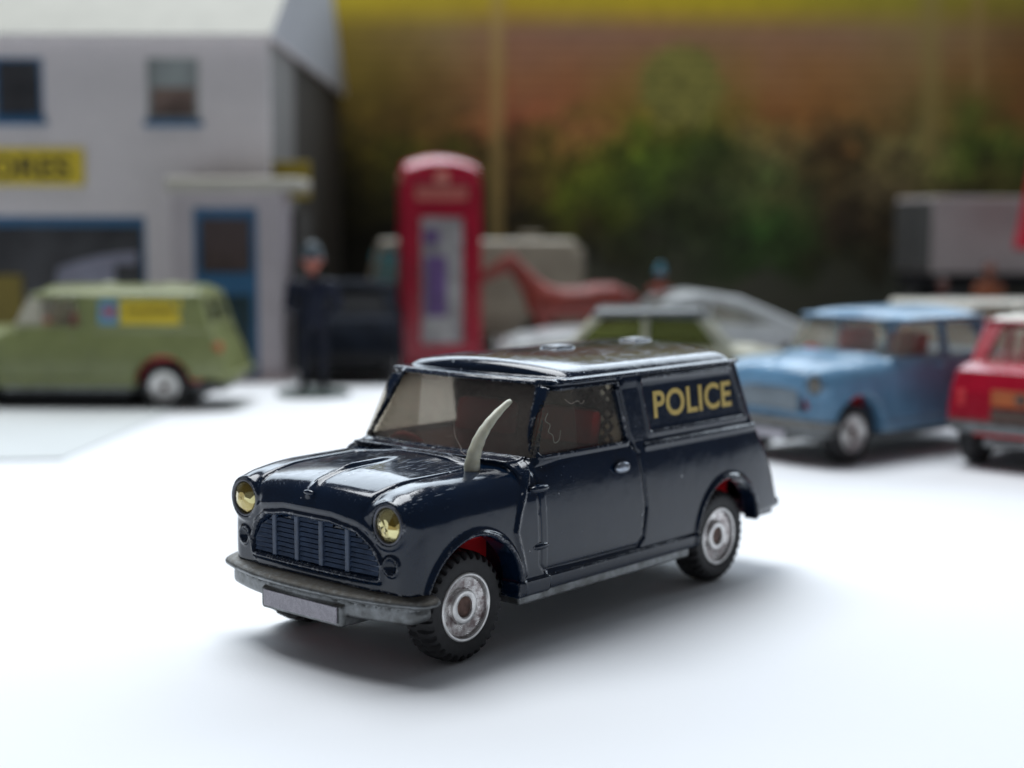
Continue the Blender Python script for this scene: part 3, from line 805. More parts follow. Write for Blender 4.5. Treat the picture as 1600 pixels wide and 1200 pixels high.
# ---- other cars: body and cabin outlines swept across, hollowed and glazed
def gcar(name, label, cat, low, cab, wins, axles, loc, rz, bm_, rm_, hw=1.5, group=None, h=.07, wz=.645, glassm='glass_bg', inter='red_plastic'):
    zs = [p[1] for p in cab]; z0, z1 = min(zs), max(zs); xs = [p[0] for p in low]
    tb = lambda Z: hw - .10 - .22 * (Z - z0) / (z1 - z0)
    def fn(X, Y, Z):
        ay = np.abs(Y)
        w_ = hw - .05 * ((Z - 1.2) / .7) ** 2 - .22 * np.clip((X - max(xs) + .9) / .9, 0, 1) ** 2 - .2 * np.clip((min(xs) + .9 - X) / .9, 0, 1) ** 2
        a = smax(ay - w_, poly(low, X, Z), .22)
        c = smax(ay - tb(Z), poly(cab, X, Z), .20)
        f = smin(a, c, .10)
        f = f - .03 * G(Z - z0 + .12, .04) * (ay > hw * .7)
        for xc in axles:
            r = np.sqrt((X - xc) ** 2 + (Z - wz) ** 2)
            f = smax(f, -smax(r - .75, hw * .6 - ay, .02), .03)
        q = None
        for wn in wins:
            q = poly(wn, X, Z); f = smax(f, -smax(q, hw * .62 - ay, .02), .02)
        k = poly([(-hw + .42, z0 + .15), (hw - .42, z0 + .15), (hw - .55, z1 - .22), (-hw + .55, z1 - .22)], Y, Z) - .05
        xm = sum(p[0] for p in cab) / len(cab)
        f = smax(f, -smax(k, .4 - np.abs(X - xm), .02), .02)
        inn = np.minimum(smax(ay - tb(Z) + .12, poly(cab, X, Z) + .13, .05), smax(ay - hw + .2, poly(low, X, Z) + .22, .05))
        return smax(f, -inn, .02)
    V, F, Nn = surface(fn, (min(xs) - .3, -hw - .3, min(p[1] for p in low) - .2), (max(xs) + .3, hw + .3, z1 + .3), h)
    t = empty(name, loc, rz); tag(t, label, cat, group)
    cc = V[F].mean(1); rf = cc[:, 2] > z1 - .26
    submesh('body', V, F, Nn, ~rf, bm_, t); submesh('roof', V, F, Nn, rf, rm_, t)
    GM = M[glassm]
    for wn in wins:
        for sg in (1, -1):
            cx = sum(p[0] for p in wn) / len(wn); cz = sum(p[1] for p in wn) / len(wn)
            big = [(cx + (p[0] - cx) * 1.1, cz + (p[1] - cz) * 1.12) for p in wn]
            MB().prism(big, 0, 1, 1, lambda c, sg=sg: (c[0], sg * (tb(c[2]) - .07 + .02 * c[1]), c[2])).build('side_window', GM, t)
    fr = sorted(cab, key=lambda p: -p[0]); lo_f = fr[0]; hi = [p for p in cab if p[1] > z1 - .3]
    hf = max(hi, key=lambda p: p[0]); hb = min(hi, key=lambda p: p[0]); lb = min(cab, key=lambda p: p[0])
    for (a, c), sx, nm in (((lo_f, hf), -.08, 'windscreen'), ((lb, hb), .08, 'rear_window')):
        MB().add([(a[0] + sx, -hw + .3, a[1]), (a[0] + sx, hw - .3, a[1]), (c[0] + sx, hw - .45, c[1] - .05), (c[0] + sx, -hw + .45, c[1] - .05)], [(0, 1, 2, 3)]).build(nm, GM, t)
    MB().box(min(xs) + .5, max(xs) - .5, -hw * .55, hw * .55, .45, 1.3).box(lb[0] + .5, lo_f[0] - .3, -hw + .25, hw - .25, 1.2, z0 - .25).build('floor_tub', M[inter], t)
    for sx in (.25, .75):
        xx = lb[0] + (lo_f[0] - lb[0]) * sx
        MB().box(xx - .12, xx + .12, -hw + .4, hw - .4, z0 - .4, z0 + .22, b=.08).build('seat', M[inter], t)
    for x in axles:
        for sg in (1, -1):
            wv = wheel(t, x, sg, False, M['hub_clean']); wv.location = (0, sg * (hw - 1.58), wz - .645)
    for x, s_ in ((max(xs), 1), (min(xs), -1)):
        MB().box(x - .02 if s_ > 0 else x - .12, x + .12 if s_ > 0 else x + .02, -hw + .15, hw - .15, .68, .86, b=.04).build('bumper', M['steel'], t)
    for sg in (1, -1):
        MB().ball((max(xs) - .02, sg * (hw - .38), 1.35), (.06, .17, .17)).build('headlight', M['steel'], t, smooth=True)
        MB().ball((min(xs) + .04, sg * (hw - .32), 1.3), (.06, .12, .17)).build('tail_light', M['redprint'], t, smooth=True)
    return t
M['silver'] = paint('silver_grey_paint', (.42, .44, .45), .3, chips=False)
M['grey_roof'] = paint('dark_grey_metallic', (.06, .07, .075), .3, chips=False)
M['cream'] = paint('cream_paint', (.42, .41, .31), .3, chips=False)
M['tan'] = paint('stone_paint', (.30, .27, .21), .35, chips=False)
M['olive_seat'] = simple('olive_plastic', (.14, .14, .04), .4, 0, .1, 3, 0)
low_s = [(2.6, .6), (2.75, 1.0), (2.6, 1.75), (1.0, 1.95), (-3.6, 2.0), (-4.55, 1.8), (-4.7, 1.0), (-4.5, .6)]
cab_s = [(1.0, 1.85), (.15, 2.95), (-2.35, 2.98), (-3.35, 1.85)]
win_s = [[(.0, 2.72), (.62, 2.08), (-.95, 2.08), (-.95, 2.75)], [(-1.12, 2.75), (-1.12, 2.08), (-2.75, 2.08), (-2.25, 2.72)]]
rz = RZC + math.pi + R(-6)
gcar('saloon_car', 'cream toy saloon with dark grey roof side on behind the police van', 'toy car', low_s, cab_s, win_s, (1.6, -3.2), off(gpos(1005, 36.5), -1.0, 0, rz), rz, M['cream'], M['grey_roof'], group='larger saloon toys', inter='olive_seat', glassm='green_glass')
low_f = [(5.0, .6), (5.3, 1.0), (5.0, 1.5), (3.6, 1.78), (1.2, 1.85), (-3.9, 1.9), (-4.9, 1.65), (-5.0, .9), (-4.8, .55)]
cab_f = [(1.5, 1.75), (.35, 2.82), (-.7, 2.98), (-1.9, 2.80), (-4.3, 1.80)]
win_f = [[(.35, 2.55), (1.0, 2.0), (-.8, 2.0), (-.8, 2.66)], [(-.95, 2.66), (-.95, 2.0), (-2.9, 2.0), (-1.9, 2.5)]]
rz = RZC + math.pi + R(8)
gcar('fastback_car', 'silver toy fastback with long sloping tail left of the blue saloon', 'toy car', low_f, cab_f, win_f, (3.5, -3.4), off(gpos(1085, 45.5), -.8, 0, rz), rz, M['silver'], M['silver'], inter='dark')
rz = RZC + R(4)
gcar('estate_car', 'stone coloured toy car partly hidden behind the crimson saloon', 'toy car', low_s, [(1.0, 1.85), (.2, 2.85), (-3.9, 2.85), (-4.4, 1.85)], win_s, (1.6, -3.2), off(gpos(1560, 42.5), -1.0, 0, rz), rz, M['tan'], M['white'], inter='dark')
low_v = [(4.3, .6), (4.4, 2.2), (4.0, 2.5), (-4.4, 2.5), (-4.4, .6)]
cab_v = [(4.05, 2.3), (3.55, 4.38), (-3.9, 4.40), (-4.35, 3.9), (-4.38, 2.3)]
rz = RZC + math.pi + R(-4)
M['cyan_glass'] = simple('blue_green_glazing', (.10, .42, .50), .15, 0, .1, 3, 0)
cv = gcar('box_van', 'big cream toy van with blue green windscreen behind the phone box', 'toy van', low_v, cab_v, [[(2.3, 4.0), (3.35, 4.0), (3.75, 2.7), (2.3, 2.7)]], (2.9, -2.8), off(gpos(740, 58), 0, 0, rz), rz, M['tan'], M['tan'], hw=1.9, h=.10, wz=.7, inter='dark')
MB().box(2.35, 3.75, 1.52, 1.60, 2.75, 3.85, b=.02).build('side_window', M['cyan_glass'], cv)
MB().box(-1.9, -2.6, -.4, .4, 4.3, 4.62, b=.05).build('roof_vent', M['tan'], cv)

# ---- grey box lorry
def lorry():
    rz = RZC + R(9); t = empty('box_lorry', gpos(1515, 58), rz)
    tag(t, 'toy lorry with plain pinkish grey box body at far right', 'toy lorry')
    M['box_grey'] = simple('pinkish_grey_card', (.36, .32, .315), .6, 0, .06, 1.5, .1)
    M['box_dark'] = simple('dark_grey_door', (.05, .05, .05), .6, 0, .1, 2, .1)
    MB().box(-2.5, 4.6, -1.7, 1.7, 3.15, 6.05, b=.06).build('box_body', M['box_grey'], t)
    for y in (-.85, .85): MB().box(-2.58, -2.5, y - .78, y + .78, 3.25, 5.9, b=.03).build('rear_door', M['box_dark'], t)
    MB().box(-2.7, 7.2, -.9, .9, 2.5, 3.1, b=.05).build('chassis', M['dark'], t)
    c = MB().prism([(4.9, 1.6), (7.4, 1.6), (7.5, 3.4), (7.0, 5.0), (4.9, 5.1)], -1.6, 1.6).build('cab', M['redprint'], t)
    MB().prism([(5.3, 3.6), (7.0, 3.6), (6.7, 4.8), (5.3, 4.8)], -1.63, 1.63).build('window', M['cyan_glass'], c)
    for x in (-1.2, 6.0):
        for y in (-1.45, 1.45):
            MB().lathe([(.45, -.3), (1.15, -.35), (1.25, -.2), (1.25, .2), (1.15, .35), (.45, .3)], 28, Matrix.Translation((x, y, 1.25))).build('wheel', M['rubber'], t, smooth='auto')
lorry()

# ---- phone box
def phone_box():
    rz = RZC + R(8); t = empty('phone_box', gpos(686, 50.5), rz)
    tag(t, 'red telephone box with domed top between policeman and horse', 'phone box')
    RM = paint('gloss_red_paint', (.33, .004, .024), .25, chips=False)
    H = 6.35; w = 1.13
    for sx in (-1, 1):
        for sy in (-1, 1): MB().box(sx * w - .19, sx * w + .19, sy * w - .19, sy * w + .19, .35, H, b=.04).build('post', RM, t)
    MB().box(-w - .28, w + .28, -w - .28, w + .28, 0, .35, b=.05).build('plinth', RM, t)
    b = MB().box(-w - .02, w + .02, -w - .02, w + .02, 5.45, H + .02)
    b.build('head_panel', RM, t)
    # segmental roof: four arched gables and a shallow dome
    def roof(X, Y, Z):
        zz = 7.28 - .30 * (X / 1.3) ** 2 - .30 * (Y / 1.3) ** 2
        return smax(smax(np.abs(X) - 1.28, np.abs(Y) - 1.28, .10), smax(Z - zz, 6.30 - Z, .05), .10)
    v, f, n = surface(roof, (-1.7, -1.7, 6.1), (1.7, 1.7, 7.5), .06)
    mesh('domed_roof', v, f, RM, t, True, n)
    M['lamp_white'] = simple('cream_sign_glass', (.50, .17, .13), .4, 0, .1, 3, 0)
    M['kiosk_pane'] = simple('milky_kiosk_pane', (.34, .33, .33), .25, 0, .35, 1.2, 0)
    M['mauve'] = simple('mauve_notice', (.12, .06, .20), .5, 0, .3, 1.5, 0)
    for k in range(4):
        T = Matrix.Rotation(k * math.pi / 2, 4, 'Z')
        sgn = MB().box(-.88, .88, -w - .09, -w + .0, 5.78, 6.18, M=T, b=.02).build('sign_panel', M['lamp_white'], t)
        cu = bpy.data.curves.new('lettering', 'FONT'); cu.body = 'TELEPHONE'; cu.size = .30; cu.extrude = .01; cu.align_x = 'CENTER'
        o = bpy.data.objects.new('lettering', cu); COL.objects.link(o); bpy.context.view_layer.update()
        me = bpy.data.meshes.new_from_object(o.evaluated_get(bpy.context.evaluated_depsgraph_get())); bpy.data.objects.remove(o)
        me.transform(T @ Matrix.Translation((0, -w - .10, 5.86)) @ Matrix.Rotation(math.pi / 2, 4, 'X')); me.materials.clear(); me.materials.append(M['redprint'])
        link(bpy.data.objects.new('lettering', me), sgn)
        MB().ball((0, -w - .17, 6.50), (.26, .06, .20), 16, 8, M=T).box(-.22, .22, -w - .20, -w - .14, 6.3, 6.4, M=T).build('crown', M['lamp_white'], t, smooth=True)
        fr = MB().box(-.98, -.70, -w - .10, -w + .06, .36, 5.45, M=T, b=.03).box(.70, .98, -w - .10, -w + .06, .36, 5.45, M=T, b=.03).box(-.70, .70, -w - .08, -w + .06, .36, .95, M=T).box(-.70, .70, -w - .08, -w + .06, 5.2, 5.45, M=T).build('door_frame', RM, t)
        for j in range(8):
            z0 = .97 + j * .528
            MB().box(-.70, .70, -w - .0, -w + .04, z0 + .015, z0 + .513, M=T).build('pane', M['kiosk_pane'], fr)
    MB().box(-.55, .15, -w - .05, -w - .01, 1.9, 3.9).box(-.6, -.1, -w - .05, -w - .01, 4.3, 4.8).build('notice', M['mauve'], t)
phone_box()

# ---- painted figures
def figure(name, label, u, depth, H, cols, hat=None, base=True, turn=0, arms='down', face=(.48, .17, .13)):
    t = empty(name, gpos(u, depth), RZC + turn); tag(t, label, 'figure')
    k = H / 7.6; z0 = .12
    P = lambda x, y, z: (x * k, y * k, z * k + z0)
    hip, kn, an = 3.75, 2.0, .28
    def body(X, Y, Z):
        f = caps(X, Y, Z, P(0, 0, 3.9), P(0, .0, 5.35), .50 * k, .60 * k)
        f = smin(f, caps(X, Y, Z, P(-.62, 0, 5.75), P(.62, 0, 5.75), .30 * k, .30 * k), .25 * k)
        f = smin(f, caps(X, Y, Z, P(0, 0, 5.9), P(0, -.03, 6.5), .19 * k, .17 * k), .12 * k)
        hd = np.sqrt((X / .92) ** 2 + (Y + .04 * k) ** 2 + ((Z - z0 - 6.98 * k) / 1.2) ** 2) - .40 * k
        f = smin(f, hd, .06 * k)
        f = smin(f, caps(X, Y, Z, P(0, -.40, 6.98), P(0, -.50, 6.86), .06 * k, .08 * k), .05 * k)
        for s in (-1, 1):
            f = smin(f, caps(X, Y, Z, P(s * .40, 0, 6.98), P(s * .42, .02, 7.05), .07 * k, .07 * k), .03 * k)
            if arms == 'down':
                el, wr, fg = (s * .98, .10, 4.55), (s * .95, -.15, 3.70), (s * .92, -.22, 3.25)
            else:
                el, wr, fg = (s * 1.02, .32, 4.6), (s * .50, .62, 4.0), (s * .18, .66, 3.85)
            f = smin(f, caps(X, Y, Z, P(s * .80, 0, 5.70), P(*el), .25 * k, .20 * k), .12 * k)
            f = smin(f, caps(X, Y, Z, P(*el), P(*wr), .20 * k, .14 * k), .05 * k)
            for q in range(4):
                o = (q - 1.5) * .07
                f = smin(f, caps(X, Y, Z, P(wr[0], wr[1] + o, wr[2]), P(fg[0], fg[1] + o * 1.3, fg[2] + abs(o) * .4), .075 * k, .045 * k), .02 * k)
            f = smin(f, caps(X, Y, Z, P(wr[0], wr[1] - .1, wr[2] - .05), P(fg[0] * .9, fg[1] - .16, fg[2] + .22), .06 * k, .045 * k), .02 * k)
            f = smin(f, caps(X, Y, Z, P(s * .27, 0, hip), P(s * .36, -.03, kn), .36 * k, .24 * k), .16 * k)
            f = smin(f, caps(X, Y, Z, P(s * .36, -.03, kn), P(s * .42, .03, an), .24 * k, .15 * k), .08 * k)
            f = smin(f, caps(X, Y, Z, P(s * .42, .05, .14), P(s * .50, -.48, .12), .16 * k, .13 * k), .08 * k)
        return f
    V, F, Nn = surface(body, (-1.4 * k, -.9 * k, 0), (1.4 * k, .9 * k, 7.7 * k + z0), .055 * k if H > 4 else .08 * k)
    o = mesh('body', V, F, None, t, True, Nn)
    skin = simple('painted_skin', face, .5, 0, .1, 4, 0)
    mats = [simple('painted_' + n, c, .45, 0, .15, 4, .05) for n, c in zip(('jacket', 'trousers', 'shoes'), cols)] + [skin, M['dark']]
    for mm in mats:
        o.data.materials.append(mm); mm.node_tree.nodes['Principled BSDF'].inputs['Specular IOR Level'].default_value = .2
    cc = (V[F].mean(1) - [0, 0, z0]) / k
    mi = np.where(cc[:, 2] > 3.55, 0, 1); mi[cc[:, 2] < .36] = 2; mi[cc[:, 2] > 6.32] = 3
    mi[(np.abs(cc[:, 0]) > .72) & (cc[:, 2] < 3.78) & (cc[:, 2] > 3)] = 3
    eye = (np.abs(np.abs(cc[:, 0]) - .15) < .06) & (np.abs(cc[:, 2] - 7.02) < .05) & (cc[:, 1] < -.2); mi[eye] = 4
    mo = (np.abs(cc[:, 0]) < .12) & (np.abs(cc[:, 2] - 6.74) < .03) & (cc[:, 1] < -.2); mi[mo] = 4
    o.data.polygons.foreach_set('material_index', mi.astype(np.int32))
    if hat:
        hm = simple('painted_hat', hat, .4, 0, .1, 4, 0)
        MB().lathe([(.0001, 8.02 * k), (.16 * k, 7.98 * k), (.33 * k, 7.75 * k), (.41 * k, 7.45 * k), (.43 * k, 7.22 * k), (.56 * k, 7.14 * k), (.55 * k, 7.10 * k), (.38 * k, 7.12 * k)], 24, Matrix.Translation((0, 0, z0)) @ Matrix.Rotation(math.pi / 2, 4, 'X') @ Matrix.Diagonal((1, 1, -1, 1)) @ Matrix.Identity(4)).build('hat', hm, t, smooth=True)
    else:
        MB().ball((0, .06 * k, 7.1 * k + z0), (.41 * k, .42 * k, .42 * k), 18, 10).build('hair', M['dark'], t, smooth=True)
    if base:
        bm2 = simple('green_base', (.02, .045, .035), .5)
        MB().lathe([(.0001, .13), (.95 * k * 1.5, .13), (1.0 * k * 1.5, .1), (1.0 * k * 1.5, 0)], 32, Matrix.Rotation(math.pi / 2, 4, 'X') @ Matrix.Identity(4)).build('base', bm2, t)
    return t
figure('policeman_figure', 'dark uniformed policeman figure in a tall helmet standing beside the shop', 490, 42.8, 4.12, ((.005, .008, .022), (.004, .006, .016), (.006, .006, .006)), hat=(.035, .055, .07), arms='behind').scale = (1.32, 1.2, 1)
figure('person_figure', 'small figure in an orange top below the grey lorry box', 1540, 50, 3.7, ((.17, .05, .02), (.12, .08, .07), (.02, .02, .02)), face=(.20, .075, .05))
figure('person_figure', 'small figure in maroon top and black trousers behind the blue saloon', 1468, 46, 3.3, ((.09, .02, .028), (.012, .015, .014), (.01, .01, .01)), face=(.12, .05, .04))
figure('person_figure', 'small figure wearing a bright blue hat behind the silver fastback', 1030, 55, 3.25, ((.30, .07, .05), (.02, .02, .03), (.02, .02, .02)), hat=(.05, .20, .28))

# ---- brown horse looking left
def horse():
    t = empty('toy_horse', gpos(888, 50), RZC + math.pi + R(3)); t.scale = (1.0, 1.0, 1.02); tag(t, 'reddish brown toy horse with lowered head beside the phone box', 'toy horse')
    HM = simple('red_brown_plastic', (.19, .026, .016), .45, 0, .2, 3, .1)
    def fn(X, Y, Z):     # x forward
        f = caps(X, Y, Z, (-1.35, 0, 2.35), (.9, 0, 2.25), .50, .52)
        f = smin(f, caps(X, Y, Z, (-1.5, 0, 2.42), (-.9, 0, 2.4), .48, .5), .2)
        f = smin(f, caps(X, Y, Z, (.9, 0, 2.40), (1.95, 0, 3.62), .46, .24), .35)
        f = smin(f, caps(X, Y, Z, (2.0, 0, 3.62), (2.95, 0, 3.10), .27, .16), .15)
        for s in (-1, 1):
            f = smin(f, caps(X, Y, Z, (2.0, s * .14, 3.7), (1.98, s * .17, 3.92), .07, .03), .04)
            f = smin(f, caps(X, Y, Z, (.85, s * .28, 2.0), (.95, s * .30, 1.05), .26, .13), .18)
            f = smin(f, caps(X, Y, Z, (.95, s * .30, 1.05), (.90, s * .30, .18), .13, .10), .05)
            f = smin(f, caps(X, Y, Z, (-1.5, s * .28, 2.1), (-1.30, s * .30, 1.4), .34, .2), .18)
            f = smin(f, caps(X, Y, Z, (-1.30, s * .30, 1.4), (-1.72, s * .30, .95), .2, .12), .06)
            f = smin(f, caps(X, Y, Z, (-1.72, s * .30, .95), (-1.60, s * .30, .15), .12, .10), .04)
        return f
    V, F, Nn = surface(fn, (-2.4, -1, 0), (3.4, 1, 4.1), .06)
    mesh('body', V, F, HM, t, True, Nn)
    MB().tube([(-1.9, 0, 2.7), (-2.25, 0, 2.4), (-2.35, 0, 1.6), (-2.25, 0, 1.0)], [.1, .16, .16, .05], 10).build('tail', HM, t, smooth=True)
    MB().prism([(.95, 2.85), (1.55, 3.45), (2.0, 3.9), (1.75, 3.75), (1.2, 3.25), (.75, 2.85)], -.06, .06).build('mane', HM, t)
horse()

# ---- folded red parasol at the right edge
pt = empty('folded_parasol', gpos(1618, 54), 0); tag(pt, 'folded red parasol cut off by the right edge of the photo', 'parasol')
def fold(j, i): return .0 if j % 4 < 2 else -.12 * (i > 0)
MB().lathe([(.06, 9.8), (.30, 8.6), (.55, 6.5), (.95, 4.2), (.85, 4.1), (.06, 6.5)], 32, Matrix.Rotation(math.pi / 2, 4, 'X') @ Matrix.Diagonal((1, 1, 1, 1)), fold).build('canopy', M['red'], pt, smooth='auto')
MB().tube([(0, 0, 0), (0, 0, 10.2)], .07).build('pole', M['steel'], pt)
MB().box(-.6, .6, -.6, .6, 0, .25, b=.05).build('foot', M['dark'], pt)

# ---- shop building
def shop():
    D = 48.5; px = D / FPX
    k_ = (CF[2] + CAMP[2] / D) / CU[2]
    def Zv(v, y=0):
        w_ = (600 - v) / FPX; return (w_ * (D + .994 * y) + D * k_ - .108 * y) / (.994 + .1083 * w_)
    def X(u, v=330, y=0): return (u - 800) / FPX * (D + .994 * y - .1083 * Zv(v, y))
    gp = gpos(800, D); t = empty('shop_building', gp, RZC); tag(t, 'pale lilac card shop with blue door, yellow sign and hipped roof', 'building')
    m_, tt, p = nt('printed_brick_card')
    tc = N(tt, 'ShaderNodeTexCoord'); br = N(tt, 'ShaderNodeTexBrick'); br.inputs['Scale'].default_value = 3.2
    br.inputs['Color1'].default_value = (.74, .69, .70, 1); br.inputs['Color2'].default_value = (.68, .635, .65, 1); br.inputs['Mortar'].default_value = (.48, .46, .48, 1)
    br.inputs['Mortar Size'].default_value = .03; br.inputs['Brick Width'].default_value = .8; br.inputs['Row Height'].default_value = .32
    mp = N(tt, 'ShaderNodeMapping'); mp.inputs['Rotation'].default_value = (math.pi / 2, 0, 0)
    tt.links.new(tc.outputs['Object'], mp.inputs[0]); tt.links.new(mp.outputs[0], br.inputs['Vector'])
    tt.links.new(br.outputs[0], p.inputs['Base Color']); p.inputs['Roughness'].default_value = .7
    WM = m_
    SW = simple('side_wall_card', (.24, .24, .235), .7, 0, .08, .6, .05)  # darker than the front card: the side's shade is put into its colour
    CN = simple('canopy_card', (.42, .40, .35), .65, 0, .06, 1, .1)
    RF = simple('cream_roof_card', (.37, .365, .32), .65, 0, .06, 1, .1)
    RF2 = simple('grey_roof_card', (.44, .46, .50), .65, 0, .06, 1, .1)
    BL = simple('blue_window_paint', (.03, .12, .25), .45, 0, .1, 3, 0)
    GLZ = simple('dark_printed_glass', (.05, .05, .055), .2, 0, .3, .8, 0)
    GLB = simple('brown_printed_glass', (.20, .14, .12), .25, 0, .45, .5, 0)
    GLT = simple('teal_printed_glass', (.30, .33, .33), .25, 0, .2, .8, 0)
    LIL = simple('lilac_display', (.26, .26, .34), .5, 0, .2, .8, 0)
    ze = Zv(58); xl, xr = X(-260, 150), X(419, 150)
    # front wall with real openings, built from strips
    op = [(X(-12, 140), X(66, 140), Zv(192), Zv(92)), (X(228, 140), X(309, 140), Zv(194), Zv(92)), (X(-190), X(226), Zv(520), Zv(340))]
    xs = sorted({xl, xr, *[o[0] for o in op], *[o[1] for o in op]}); zs = sorted({0, ze, *[o[2] for o in op], *[o[3] for o in op]})
    b = MB()
    for i in range(len(xs) - 1):
        for j in range(len(zs) - 1):
            cx, cz = (xs[i] + xs[i + 1]) / 2, (zs[j] + zs[j + 1]) / 2
            if any(o[0] < cx < o[1] and o[2] < cz < o[3] for o in op): continue
            b.box(xs[i], xs[i + 1], 0, .22, zs[j], zs[j + 1])
    b.build('front_wall', WM, t)
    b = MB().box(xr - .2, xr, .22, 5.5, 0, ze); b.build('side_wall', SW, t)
    MB().box(xr - .2, xr - .02, 5.5, 20, 0, ze).build('side_wall', simple('shade_brown_card', (.035, .028, .02), .8), t)  # rear stretch of the wall: eaves shade painted as near-black brown
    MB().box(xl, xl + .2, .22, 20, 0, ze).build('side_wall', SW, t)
    MB().box(xl + .2, xr - .2, 19.8, 20, 0, ze).build('rear_wall', SW, t)
    # hipped roof with overhang
    o_ = .35; e0, e1, f0, f1 = xl - o_, xr + o_ * .5, -.55, 20.6; rh = ze + 6.2; ry0, ry1 = 6.2, 14; rx0, rx1 = xl + 5, xr + .45
    v = [(e0, f0, ze), (e1, f0, ze), (e1, f1, ze), (e0, f1, ze), (rx0, 10, rh), (rx1, 10, rh)]
    MB().add(v, [(0, 1, 5, 4)]).add(v, [(2, 3, 4, 5)]).build('roof_slope', RF, t, fixn=False)
    MB().add(v, [(1, 2, 5)]).add(v, [(3, 0, 4)]).build('roof_hip', RF2, t, fixn=False)
    MB().box(e0, e1, f0, f1, ze - .10, ze - .004).build('soffit', WM, t)
    wm = []
    for (x0, x1, z0, z1), g_ in zip(op[:2], (GLZ, GLB)):
        f = MB().box(x0, x1, .04, .16, z0, z0 + .22).box(x0, x0 + .12, .04, .16, z0 + .22, z1).box(x1 - .12, x1, .04, .16, z0 + .22, z1).box(x0 + .12, x1 - .12, .04, .16, z1 - .1, z1).build('window', BL if g_ is GLZ else GLT, t)
        MB().box(x0 - .1, x1 + .1, -.12, .04, z0 - .12, z0 + .08, b=.02).build('sill', BL, f)
        zm = z0 + (z1 - z0) * .55
        if g_ is GLB:
            MB().box(x0 + .12, x1 - .12, .10, .13, z0 + .22, zm).build('pane', GLB, f); MB().box(x0 + .12, x1 - .12, .10, .13, zm, z1 - .1).build('pane', GLT, f)
        else: MB().box(x0 + .12, x1 - .12, .10, .13, z0 + .22, z1 - .1).build('pane', GLZ, f)
    x0, x1, z0, z1 = op[2]
    f = MB().box(x0, x1, .02, .18, z1 - .32, z1).box(x1 - .12, x1, .02, .18, z0, z1 - .32).box(x0, x0 + .12, .02, .18, z0, z1 - .32).box(x0, x1, .02, .18, z0 - .1, z0).build('shop_window', BL, t)
    MB().box(x0 + .12, x1 - .12, .14, .16, z0, z1 - .32).build('pane', GLZ, f)
    MB().prism([(X(70), z0), (X(205), z0), (X(210), Zv(395)), (X(150), Zv(402)), (X(85), Zv(420))], .09, .13).build('display', LIL, f)
    MB().box(X(175), X(218), .05, .09, z0, Zv(415), b=.02).build('display', GLZ, f)
    MB().box(X(-60), X(30), .05, .09, z0, Zv(432), b=.02).build('display', simple('ochre_display', (.20, .15, .02), .5), f)
    # sign
    sg = MB().box(X(-150, 262), X(131, 262), -.10, .0, Zv(292), Zv(234), b=.02).build('sign_board', M['yellow'], t)
    cu = bpy.data.curves.new('lettering', 'FONT'); cu.body = 'STORES'; cu.size = 1; cu.extrude = .012; cu.offset = .02
    o = bpy.data.objects.new('lettering', cu); COL.objects.link(o); bpy.context.view_layer.update()
    me = bpy.data.meshes.new_from_object(o.evaluated_get(bpy.context.evaluated_depsgraph_get())); bpy.data.objects.remove(o)
    co = np.array([q.co[:] for q in me.vertices]); a0, a1 = co[:, 0].min(), co[:, 0].max(); c0, c1 = co[:, 1].min(), co[:, 1].max()
    for q, c in zip(me.vertices, co): q.co = (X(-70) + (c[0] - a0) / (a1 - a0) * (X(112) - X(-70)), -.105 - c[2], Zv(282) + (c[1] - c0) / (c1 - c0) * (Zv(247) - Zv(282)))
    me.materials.clear(); me.materials.append(simple('black_lettering', (.03, .025, .01), .5)); link(bpy.data.objects.new('lettering', me), sg)
    # porch with door
    pd = 2.0
    PX = lambda u: X(u, 400, -pd); PZ = lambda v: Zv(v, -pd)
    zc = PZ(300)
    PM = simple('porch_card', (.50, .455, .49), .7, 0, .06, 1, 0)
    MB().box(PX(268), PX(302), -pd, -.11, 0, zc).box(PX(402), PX(440), -pd, -.11, 0, zc).box(PX(302), PX(402), -pd, -.11, PZ(326), zc).build('porch_wall', PM, t)
    MB().box(PX(262), PX(474), -pd - .35, -.11, zc, zc + .42, b=.12).build('canopy', CN, t)
    dr = MB().box(PX(302), PX(312), -pd + .05, -pd + .2, .1, PZ(326)).box(PX(391), PX(402), -pd + .05, -pd + .2, .1, PZ(326)).box(PX(312), PX(391), -pd + .05, -pd + .2, PZ(342), PZ(326)).box(PX(312), PX(391), -pd + .05, -pd + .2, PZ(462), PZ(428)).box(PX(312), PX(391), -pd + .05, -pd + .2, .1, .5).build('door', BL, t)
    MB().box(PX(312), PX(391), -pd + .12, -pd + .15, PZ(428), PZ(342)).build('pane', simple('dark_reddish_glass', (.075, .05, .05), .3), dr)
    MB().box(PX(312), PX(391), -pd + .12, -pd + .15, .5, PZ(462)).build('panel', simple('dark_teal_panel', (.012, .035, .05), .4), dr)
    MB().box(PX(255), PX(452), -pd - .5, -.3, 0, .1, b=.02).build('door_step', simple('pinkish_step', (.30, .24, .24), .7), t)
    MB().box(PX(440) + .05, xr + .5, 1.2, 4.5, 0, 5.4).build('passage_shade_block', simple('passage_shade_card', (.05, .045, .04), .8), t)  # solid dark block, its colour painting the shade of the opening
    MB().box(xr, X(484, 280, .6), .55, .68, Zv(312), Zv(252), b=.03).build('side_sign', simple('ochre_sign', (.32, .24, .02), .5), t)
shop()

